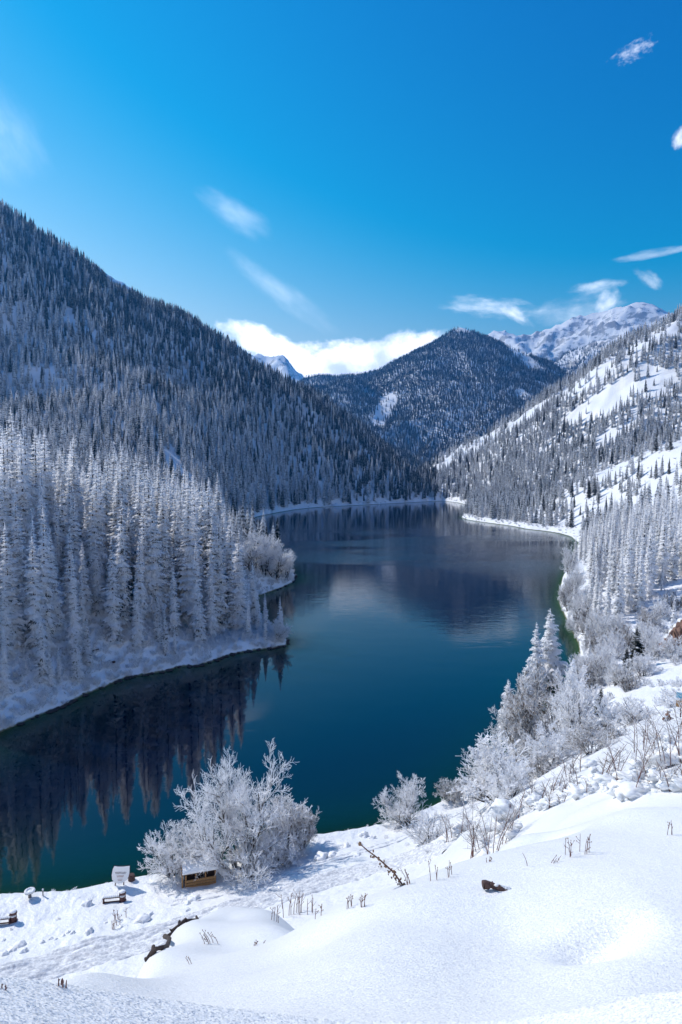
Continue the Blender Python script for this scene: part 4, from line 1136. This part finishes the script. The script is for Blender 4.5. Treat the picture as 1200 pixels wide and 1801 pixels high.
for layer in (0, 1):
    for i in range(nx_+1):
        for j in range(ny_+1):
            x_, y_, _ = g[i][j]; e_ = min(i, nx_-i, j, ny_-j)
            zt = 1.61+(y_-0.05)*math.tan(R(10))
            th = (0.30*min(1, (e_+0.3)/2.2)**0.5+0.05*float(perlin(x_*1.3, y_*1.3, 77))) if layer else 0
            b.v.append((x_, y_, zt+th)); b.s.append(0)
n_ = ny_+1; o_ = (nx_+1)*(ny_+1)
for i in range(nx_):
    for j in range(ny_):
        a_ = i*n_+j
        b.f.append((o_+a_, o_+a_+n_, o_+a_+n_+1, o_+a_+1)); b.f.append((a_, a_+1, a_+n_+1, a_+n_))
for i in range(nx_):
    for j in (0, ny_): a_ = i*n_+j; b.f.append((a_, a_+n_, o_+a_+n_, o_+a_))
for j in range(ny_):
    for i in (0, nx_): a_ = i*n_+j; b.f.append((a_, a_+1, o_+a_+1, o_+a_))
part('roof_snow', b.mesh('shelter_snow', M_SNOW, True), t)
# slanting snow covered board leaning in the clump
p_, k = upright(392, 1528, 1500)
t = thing('leaning_board', 'snow plastered board leaning against the stems of the largest tree', 'board', (p_[0], p_[1]-1.4, float(grid_z(p_[0], p_[1]-1.4))), R(30))
b = MB(); b.box((0, 0, 1.0), (0.9, 0.07, 2.5), Matrix.Rotation(R(-38), 3, 'Y')); part('panel', b.mesh('board_panel', M_WOOD_DARK), t)
b = MB(); b.box((0.03, -0.03, 1.06), (0.9, 0.16, 2.45), Matrix.Rotation(R(-38), 3, 'Y')); part('snow_cover', b.mesh('board_snow', M_SNOW), t)

# snow capped round table at the water, and a slim post
p_, k = upright(53, 1581, 1568)
t = thing('round_table', 'small round table with a thick ring of snow at the water edge', 'table', p_)
b = MB(); b.tube([(0,0,-0.2),(0,0,0.5)], [0.16,0.12], 8); part('pedestal', b.mesh('table_pedestal', M_METAL), t)
b = MB(); b.tube([(0,0,0.5),(0,0,0.56)], [0.44,0.44], 18); part('table_top', b.mesh('table_top', M_METAL), t)
b = MB()
for j in range(14):
    a = 6.283*j/14; b.blob((0.34*math.cos(a), 0.34*math.sin(a), 0.60), (0.15, 0.15, 0.12), j, 1, 0.15)
b.tube([(0,0,0.565),(0,0,0.60)], [0.36,0.34], 14)
part('snow_cap', b.mesh('table_snow', M_SNOW, True), t)
p_, k = upright(76, 1579, 1570)
t = thing('marker_post', 'slim short post with a snow tip at the water edge right of the round table', 'post', p_)
b = MB(); b.tube([(0,0,-0.2),(0,0,0.55)], 0.05, 7); part('shaft', b.mesh('post_shaft', M_METAL), t)
b = MB(); b.blob((0,0,0.58), (0.08,0.08,0.10), 3, 2, 0.1); part('snow_cap', b.mesh('post_snow', M_SNOW, True), t)

# thin steel frame by the trail
p_, k = upright(823, 1452, 1408)
t = thing('steel_frame', 'thin bare steel frame of two uprights and a crossbar beside the trail', 'frame', p_, R(-6))
wf, hf = 14*k, 44*k
for sx in (-1, 1):
    b = MB(); b.tube([(sx*wf/2,0,-0.4),(sx*wf/2,0,hf)], 0.022, 6); part('upright', b.mesh('frame_upright', M_METAL), t)
b = MB(); b.tube([(-wf/2-0.02,0,hf-0.03),(wf/2+0.02,0,hf-0.03)], 0.02, 6); part('crossbar', b.mesh('frame_crossbar', M_METAL), t)

# signpost at the picture's edge
p_, k = upright(1197, 1262, 1220)
t = thing('signpost', 'wooden signpost with orange board and blue panel on open snow above the thicket', 'signpost', p_, R(-25))
b = MB(); b.tube([(0,0,-0.3),(0,0,28*k)], 0.05, 7); part('post', b.mesh('signpost_post', M_WOOD_DARK), t)
b = MB(); b.box((0.30, -0.06, 22*k), (26*k, 0.06, 10*k)); part('board', b.mesh('signpost_board', M_WOOD), t)
b = MB(); b.box((0.32, -0.02, 36*k), (26*k, 0.05, 9*k)); part('panel', b.mesh('signpost_panel', M_BLUE), t)
b = MB(); b.tube([(0,0,28*k-0.05),(0,0,40*k)], 0.045, 7); part('upper_post', b.mesh('signpost_upper', M_METAL), t)
b = MB(); b.blob((0.32, -0.02, 41.5*k), (13*k, 0.10, 0.09), 5, 2, 0.2); part('snow_cap', b.mesh('signpost_snow', M_SNOW, True), t)
# small snow dusted cairn beside it
p_, k = upright(1175, 1268, 1250)
t = thing('rock_pile', 'little dark rock pile with snow on it just left of the signpost', 'rocks', p_)
for j, (dx, dz, r_) in enumerate([(-0.25,0.12,0.24),(0.15,0.10,0.30),(0.0,0.42,0.22),(0.12,0.68,0.17)]):
    b = MB(); b.blob((dx, 0.05*j, dz), (r_, r_*0.8, r_*0.75), 60+j, 2, 0.3); part('rock', b.mesh('pile_rock', M_ROCK), t)
b = MB(); b.blob((0.1,0,0.86), (0.20,0.18,0.10), 8, 2, 0.2); b.blob((-0.25,-0.02,0.32), (0.2,0.16,0.07), 9, 2, 0.2); o = part('snow_cap', b.mesh('pile_snow', M_SNOW, True), t)

# bare red brown outcrop on the right bank
p_, k = upright(1170, 1150, 1090)
t = thing('rock_outcrop', 'bare red brown rock outcrop slanting down the right bank among shrubs', 'rock', p_, R(-18))
b = MB()
for j in range(6):
    u = j/5; b.blob((u*3.2, 1.2*u, 0.4+u*4.6), (1.15-0.5*u, 1.1, 1.5), 70+j, 3, 0.42, 0.45)
part('rock_face', b.mesh('outcrop_face', M_ROCK), t)
b = MB()
for j in range(6):
    u = j/5; b.blob((u*3.2+0.25, 1.5+1.2*u, 1.35+u*4.6), (1.0-0.4*u, 1.0, 0.62), 80+j, 2, 0.3)
part('snow_cap', b.mesh('outcrop_snow', M_SNOW, True), t)

# dead logs at the foot of the promontory
for (px, py, L_, rz, el, lb) in [(197,1168,3.4,2.2,-0.5,'dark dead log lying on the snow at the promontory waterline'),(160,1150,3.0,0.6,0.35,'thin dark fallen log sloping among the promontory spruces'),
                              (328,1092,1.6,1.9,0.2,'short dark rock faced log below the promontory spruces')]:
    p_ = ground_at(px, py); b = MB()
    pts = [(L_*(u-0.5), 0.16*math.sin(u*5), L_*(u-0.5)*math.tan(el)*0.5+0.2) for u in (0,0.25,0.5,0.75,1)]
    b.tube(pts, [0.24,0.22,0.2,0.16,0.09], 7); b.tube([pts[2], (0.2,0.5,0.7)], [0.08,0.04], 5)
    thing('fallen_log', lb, 'log', p_, rz, data=b.mesh('fallen_log', M_LOG))
# dark stones added along the waterlines, standing in for the shade under the banks
stone_me = []
for j in range(4):
    b = MB(); b.blob((0,0,0.0), (0.5,0.4,0.32), 130+j, 2, 0.5, 0.5); stone_me.append(b.mesh('added_stone', M_EARTH))
def stones(i0, i1, n, lb, gp, rmin, rmax):
    S_ = SHORE[i0:i1]; L_ = np.r_[0, np.cumsum(np.hypot(*np.diff(S_, axis=0).T))]
    for u in np.sort(rng.uniform(0, L_[-1], n)):
        x_, y_ = np.interp(u, L_, S_[:,0])+random.uniform(-.5,.5), np.interp(u, L_, S_[:,1])+random.uniform(-.5,.5)
        s_ = random.uniform(rmin, rmax)
        thing('added_stone', lb, 'stone', (x_, y_, 0.02), random.uniform(0, 6.28), gp, (s_*random.uniform(1,1.6), s_, s_*random.uniform(.6,1)), data=stone_me[random.randrange(4)])
iA = SHORE_PIX.index((506,1127)); iB = SHORE_PIX.index((20,1280)); iC = SHORE_PIX.index((519,1012))
stones(iA-1, iB+1, 120, 'dark stone added for bank shade along the waterline of the left promontory', 'stones added along the promontory waterline', 0.5, 1.3)
stones(iC-1, iC+4, 30, 'dark stone added for bank shade under the bright rimed trees behind the promontory tip', 'stones added under the bright rimed trees', 0.8, 1.6)
stones(1, SHORE_PIX.index((660,1461)), 46, 'dark wet stone added in the shallows of the near shore', 'stones in the near shallows', 0.25, 0.7)

# ------------------------------------------------------------------ the lip of bare earth, the stick, snow lumps
pl = [(247,1683),(254,1668),(268,1655),(290,1643),(312,1632),(330,1620),(354,1612)]
pts = []
for px, py in pl:
    for s_ in range(30):
        g_ = ground_at(px+1.5*s_, py+1.5*s_)
        if g_[1] < 16: break
    pts.append((g_[0], g_[1], g_[2]+0.03))
c0 = Vector(pts[3]); b = MB()
fine_ = []
for a_, c_ in zip(pts, pts[1:]):
    for j in range(5): fine_.append(Vector(a_).lerp(Vector(c_), j/5)-c0+Vector((random.uniform(-.05,.05), random.uniform(-.05,.05), random.uniform(-.03,.03))))
b.tube(fine_, [0.010+0.012*abs(math.sin(j*1.7))*abs(math.sin(j*0.6))+0.016*math.sin(math.pi*j/len(fine_)) for j in range(len(fine_))], 7)
thing('earth_edge', 'long dark strip of bare earth under the lip of the snow bank above the track', 'earth', c0, data=b.mesh('earth_edge', M_EARTH))

p_ = ground_at(880, 1566); k = math.hypot(p_[1], CZ-p_[2])/FPX
t = thing('dead_branch', 'short thick dead branch end sticking out of the smooth snow', 'branch', p_, R(-8))
Lw_ = 50*k; rr_ = random.Random(5)
def branch_run(u0, u1, n, b):
    P_ = []; Q_ = []
    for j in range(n+1):
        u = u0+(u1-u0)*j/n
        P_.append((Lw_*(u-0.5), 0.012*math.sin(u*7)+rr_.uniform(-.003,.003), 0.030-0.050*u*u+rr_.uniform(-.004,.004))); Q_.append(0.034*(1-0.72*u)*rr_.uniform(0.82, 1.15))
    b.tube(P_, Q_, 11); return P_
b = MB(); branch_run(0, 1.1, 14, b); part('wood', b.mesh('branch_wood', M_LOG), t)
b = MB(); b.tube([(-Lw_*0.505,0,0.030),(-Lw_*0.497,0,0.030)], [0.022,0.030], 11); part('cut_end', b.mesh('branch_end', M_BARK), t)
b = MB(); b.tube([(-Lw_*0.30,0.0,0.03),(-Lw_*0.26,-0.02,0.065),(-Lw_*0.24,-0.02,0.085)], [0.012,0.009,0.004], 6); part('twig', b.mesh('branch_twig', M_LOG), t)
b = MB()
for j in range(7): b.blob((-Lw_*0.12+Lw_*0.09*j, 0.004, 0.040-0.006*j), (0.030, 0.020, 0.010), 30+j, 1, 0.3)
part('snow_cap', b.mesh('branch_snow', M_SNOW, True), t)

lump_me = []
for j in range(6):
    b = MB(); b.blob((0,0,0.05), (0.5,0.45,0.36), 90+j, 3, 0.5, 0.5); lump_me.append(b.mesh('snow_lump', M_SNOW, True))
lumps = [(152,1594,20),(35,1664,20),(22,1672,14),(42,1676,14),(8,1680,14),(75,1658,8),(90,1652,9),(98,1655,7),(120,1641,8),(112,1646,7),(128,1643,10),(157,1642,16),(212,1634,9),(186,1625,8),
         (250,1620,24),(262,1612,16),(302,1622,9),(330,1602,10),(340,1584,24),(330,1590,12),(455,1575,9),(468,1563,8),(492,1564,10),(520,1548,9),(566,1512,26),(585,1505,18),(628,1506,14),(610,1490,16),(640,1472,20),(655,1475,14),(30,1715,8),(6,1656,9),(102,1735,16)]
for j, (px, py, wpx) in enumerate(lumps):
    p_ = ground_at(px, py); kk = math.hypot(p_[1], CZ-p_[2])/FPX
    big = wpx >= 20
    s_ = wpx*kk*0.85
    lb = {0: 'round snow covered boulder alone below the bench near the white board', 1: 'largest snow block in the tumbled heap at the track edge by the picture side',
          14: 'ragged snow clod at the end of the dark earth strip beside the track', 18: 'broad snow heap below the wooden shelter',
          24: 'broad snow hummock on the shore right of the rimed clump'}.get(j)
    thing('snow_lump', lb or 'small snow clod scattered over the trodden bank between track and lake', 'snow lump', (p_[0], p_[1], p_[2]-0.04), random.uniform(0, 6.28), None if lb else 'snow clods on the bank', (s_, s_, s_*random.uniform(0.8, 1.2)), data=lump_me[j % 6])

# ------------------------------------------------------------------ dead plants poking through the snow
def dead_plant(px, py, hpx, n, spread, label, heads=0.5, lean=0.0, branch=2, mat=M_STEM, thick=1.0, group=None):
    p_ = ground_at(px, py); kk = math.hypot(p_[1], CZ-p_[2])/FPX*1.05; H = hpx*kk*1.15
    t = thing('dead_plant', label, 'plant', p_, 0, group)
    hd = MB()
    th = max(0.0026, 0.00045*p_[1])*thick
    for s in range(n):
        b = MB()
        x_ = random.uniform(-0.5, 0.5)*spread*kk; y_ = random.uniform(-0.3, 0.3)*spread*kk
        h_ = H*random.uniform(0.6, 1.0); lx, ly = lean*h_+random.uniform(-.15,.15)*h_, random.uniform(-.15,.15)*h_
        z0 = float(grid_z(p_[0]+x_, p_[1]+y_))-p_[2]-0.03
        P_ = [Vector((x_+lx*u*u, y_+ly*u*u, z0+(h_+0.03)*u)) for u in (0, .3, .6, 1)]
        b.tube(P_, [th*1.2, th*1.1, th, th*0.6], 4)
        for q_ in range(branch):
            u = random.uniform(0.35, 0.95); o = P_[0].lerp(P_[3], u); e_ = o+Vector((random.uniform(-.25,.25)*h_, random.uniform(-.2,.2)*h_, random.uniform(.12,.3)*h_))
            b.tube([o, o.lerp(e_, 0.5)+Vector((0,0,-0.02*h_)), e_], [th*0.8, th*0.7, th*0.5], 4)
            if random.random() < heads: hd.blob(tuple(e_), (th*1.7, th*1.7, th*2.6), s*7+q_, 1, 0.4)
        if random.random() < heads: hd.blob(tuple(P_[3]), (th*1.8, th*1.8, th*3.0), s, 1, 0.4)
        part('stem', b.mesh('plant_stem', mat), t)
    if hd.v:
        o = part('seed_heads', hd.mesh('plant_heads', M_STRAW), t); o['kind'] = 'stuff'
for args in [
    (1020,1502,26,9,44,'row of short dark dead stems standing beside a snow hollow', 0.6),
    (975,1520,10,3,20,'few broken dark stems lying at the left end of the short stem row', 0.3, 0.8),
    (644,1594,16,5,14,'brown shrivelled leafy plant on the edge of the snow bank', 1.0),
    (612,1598,18,4,14,'pale thin weed left of the brown shrivelled leafy plant', 0.9),
    (510,1610,32,9,38,'tuft of thin dry stems on the crest above the dark track', 0.4),
    (488,1622,18,4,16,'short reddish dry stems just below the tuft on the crest', 0.9),
    (548,1606,26,3,14,'three bare upright straws right of the tuft on the crest', 0.0),
    (562,1612,16,3,14,'small forked twig right of the upright straws', 0.9),
    (374,1660,16,6,22,'snow specked leaning weed in the hollow of the snow bank', 0.9, -0.5),
    (455,1662,7,4,16,'flattened red brown weed below the crest tuft', 0.8, 0.6),
    (335,1696,10,2,8,'single little forked twig low on the smooth snow bank', 0.2, -0.4),
    (927,1524,26,1,2,'lone thin straw leaning between the stick and the stem row', 0.0, -0.3, 0),
    (860,1516,8,3,10,'tiny reddish sprig above the thick dead branch', 0.8),
    (1180,1470,18,3,12,'pale thin weed at the far right of the smooth snow', 0.5),
    (718,1556,22,4,20,'dark dry weed stems at the crest beside the long arched stalk', 0.6, -0.3),
    (775,1545,24,6,36,'tangled brown stems on the crest right of the arched stalk', 0.7),
    (108,1734,10,5,18,'snow choked dark herb at the near edge of the track', 0.0),
    (6,1758,7,3,12,'dark sprig at the near edge of the track by the picture side', 0.0),
    (200,1632,12,5,20,'dry weeds above the track near the bench', 0.2),
    (212,1618,14,5,18,'dry weeds between the bench and the track', 0.2),
]: dead_plant(*args)
# long arched stalk with seed heads
a_, c_ = ground_at(714, 1556), None
kk = math.hypot(a_[1], CZ-a_[2])/FPX
t = thing('dead_plant', 'long dead stalk with clustered seed heads arching out over the track', 'plant', a_)
P_ = [Vector((0,0,-0.05)), Vector((-18*kk, 0.05, 14*kk)), Vector((-40*kk, 0.10, 30*kk)), Vector((-58*kk, 0.12, 42*kk)), Vector((-69*kk, 0.12, 52*kk))]
b = MB(); b.tube(P_, [0.009,0.008,0.007,0.006,0.005], 5); part('stem', b.mesh('stalk_stem', M_STEM), t)
b = MB()
for j in range(110):
    u = random.random()**2.0*0.75; q_ = P_[0].lerp(P_[4], u); r_ = random.uniform(0.004, 0.010)
    b.blob((q_.x+random.uniform(-.03,.03), q_.y+random.uniform(-.03,.03), q_.z+random.uniform(-.035,.035)+0.02), (r_, r_, r_*1.3), j, 1, 0.4)
b.blob(tuple(P_[4]), (0.017,0.017,0.022), 2, 2, 0.3)
o = part('seed_heads', b.mesh('stalk_heads', M_STRAW), t); o['kind'] = 'stuff'

# twiggy bushes half buried in heavy snow, in front of the slope's brow
def snow_bush(px, py, wpx, hpx, stems, label, group=None, fluff=6, rime=False, snow=True):
    p_ = ground_at(px, py); kk = math.hypot(p_[1], CZ-p_[2])/FPX*1.05; W_, H_ = wpx*kk, hpx*kk
    t = thing('snowy_bush', label, 'bush', p_, 0, group)
    if snow:
        b = MB()
        for j in range(int(fluff*1.2)):
            x_ = random.uniform(-0.42, 0.42)*W_; y_ = random.uniform(-0.2, 0.35)*W_; z0 = float(grid_z(p_[0]+x_, p_[1]+y_))-p_[2]
            r_ = W_*random.uniform(0.07, 0.21)
            b.blob((x_, y_, z0+r_*random.uniform(-0.1, 0.6)+random.random()**2*0.3*H_), (r_*random.uniform(.9,1.4), r_*random.uniform(.8,1.1), r_*random.uniform(.45,.75)), int(px+j*13), 3, 0.55, 0.55)
        part('snow_load', b.mesh('bush_snow', M_SNOW, True), t)['kind'] = 'stuff'
    th = max(0.004, 0.00042*p_[1])
    tw = MB()
    for s in range(stems):
        b = MB(); a = random.uniform(-1, 1); x_ = random.uniform(-0.3, 0.3)*W_; y_ = random.uniform(-0.25, 0.05)*W_
        z0 = float(grid_z(p_[0]+x_, p_[1]+y_))-p_[2]-0.1; h_ = H_*random.uniform(0.65, 1.1)
        P_ = [Vector((x_, y_, z0)), Vector((x_+a*0.10*h_, y_, z0+0.35*h_)), Vector((x_+a*0.26*h_, y_-0.05*h_, z0+0.7*h_)), Vector((x_+a*0.5*h_, y_-0.02*h_, z0+h_))]
        b.tube(P_, [th*1.8, th*1.5, th*1.1, th*0.6], 5)
        part('stem', b.mesh('bush_stem', M_STEM if not rime else M_FROST_LIMB), t)
        for q_ in range(11):
            u = random.uniform(0.2, 0.95); i_ = min(int(u*3), 2); o = P_[i_].lerp(P_[i_+1], u*3-i_)
            e_ = o+Vector((random.uniform(-.32,.32)*h_, random.uniform(-.2,.2)*h_, random.uniform(.05,.32)*h_))
            m_ = o.lerp(e_, 0.5)+Vector((0,0,random.uniform(-.03,.05)*h_))
            tw.tube([o, m_, e_], [th*0.9, th*0.75, th*0.45], 4, False)
            for q2 in range(2):
                e2 = m_+Vector((random.uniform(-.14,.14)*h_, random.uniform(-.1,.1)*h_, random.uniform(.03,.16)*h_)); tw.tube([m_, e2], [th*0.6, th*0.35], 3, False)
    part('crown', tw.mesh('bush_twigs', M_FROST_DUN), t)
for args in [
    (905,1440,80,52,4,'snow buried bush at the left end of the snow mounds with a dark hole below', None, 9),
    (930,1420,70,50,4,'puffed snow bush above the dark hole in the mounds', None, 8),
    (880,1490,70,70,8,'cluster of thin red stems rising from fresh snow near the steel frame', None, 3),
    (845,1492,55,80,7,'tall bare red stems standing left of the red stem cluster', None, 2),
    (800,1475,60,44,5,'rounded snow mound with a few twigs right of the shaded shrub', None, 5),
    (965,1398,60,40,4,'low snow bush in the middle of the mounds', None, 6),
    (985,1410,70,30,3,'flat snow pillow bush on the brow of the slope', None, 6),
    (1040,1392,80,34,3,'snow pillow with red brown twig showing on the brow', None, 6),
    (1060,1372,70,62,6,'bush with spreading red brown branches above the snow mounds', None, 6),
    (1100,1380,90,95,7,'bush with the tallest red brown forked branches among the snow mounds', None, 7),
    (1125,1392,90,60,5,'big rounded snow ball bush with dark twigs under it', None, 9),
    (1170,1350,90,110,6,'bush with long bare upright twigs at the right of the mounds', None, 7),
    (1185,1385,80,60,4,'large smooth snow pillow bush at the right edge of the mounds', None, 8),
    (1010,1360,60,40,5,'twiggy bush dusted with snow behind the mounds', None, 3),
    (1130,1320,60,60,5,'thin red twigged bush on the open slope behind the mounds', None, 2),
    (1195,1318,60,90,5,'white plumed bush behind the right edge of the mounds', None, 6),
    (1000,1390,50,36,5,'small twig tangle between the snow pillows', None, 3),
]: snow_bush(*args)
# ------------------------------------------------------------------ the air of the valley
hb = MB(); hb.box((0, 0, 790), (19000, 19000, 1610))
hm = bpy.data.materials.new('valley haze'); hm.use_nodes = True; ht = hm.node_tree; ht.nodes.clear(); HN = NT(ht)
ho = HN.n('ShaderNodeOutputMaterial')
pv = HN.n('ShaderNodeVolumePrincipled', ins={'Color': (0.04, 0.36, 1.0, 1), 'Density': 0.00013, 'Anisotropy': 0.35})
HN.l(pv.outputs[0], ho.inputs['Volume'])
haze = bpy.data.objects.new('haze', hb.mesh('haze', hm)); COL.objects.link(haze)
haze['kind'] = 'stuff'; haze['label'] = 'thin bluish air filling the valley'; haze['category'] = 'haze'
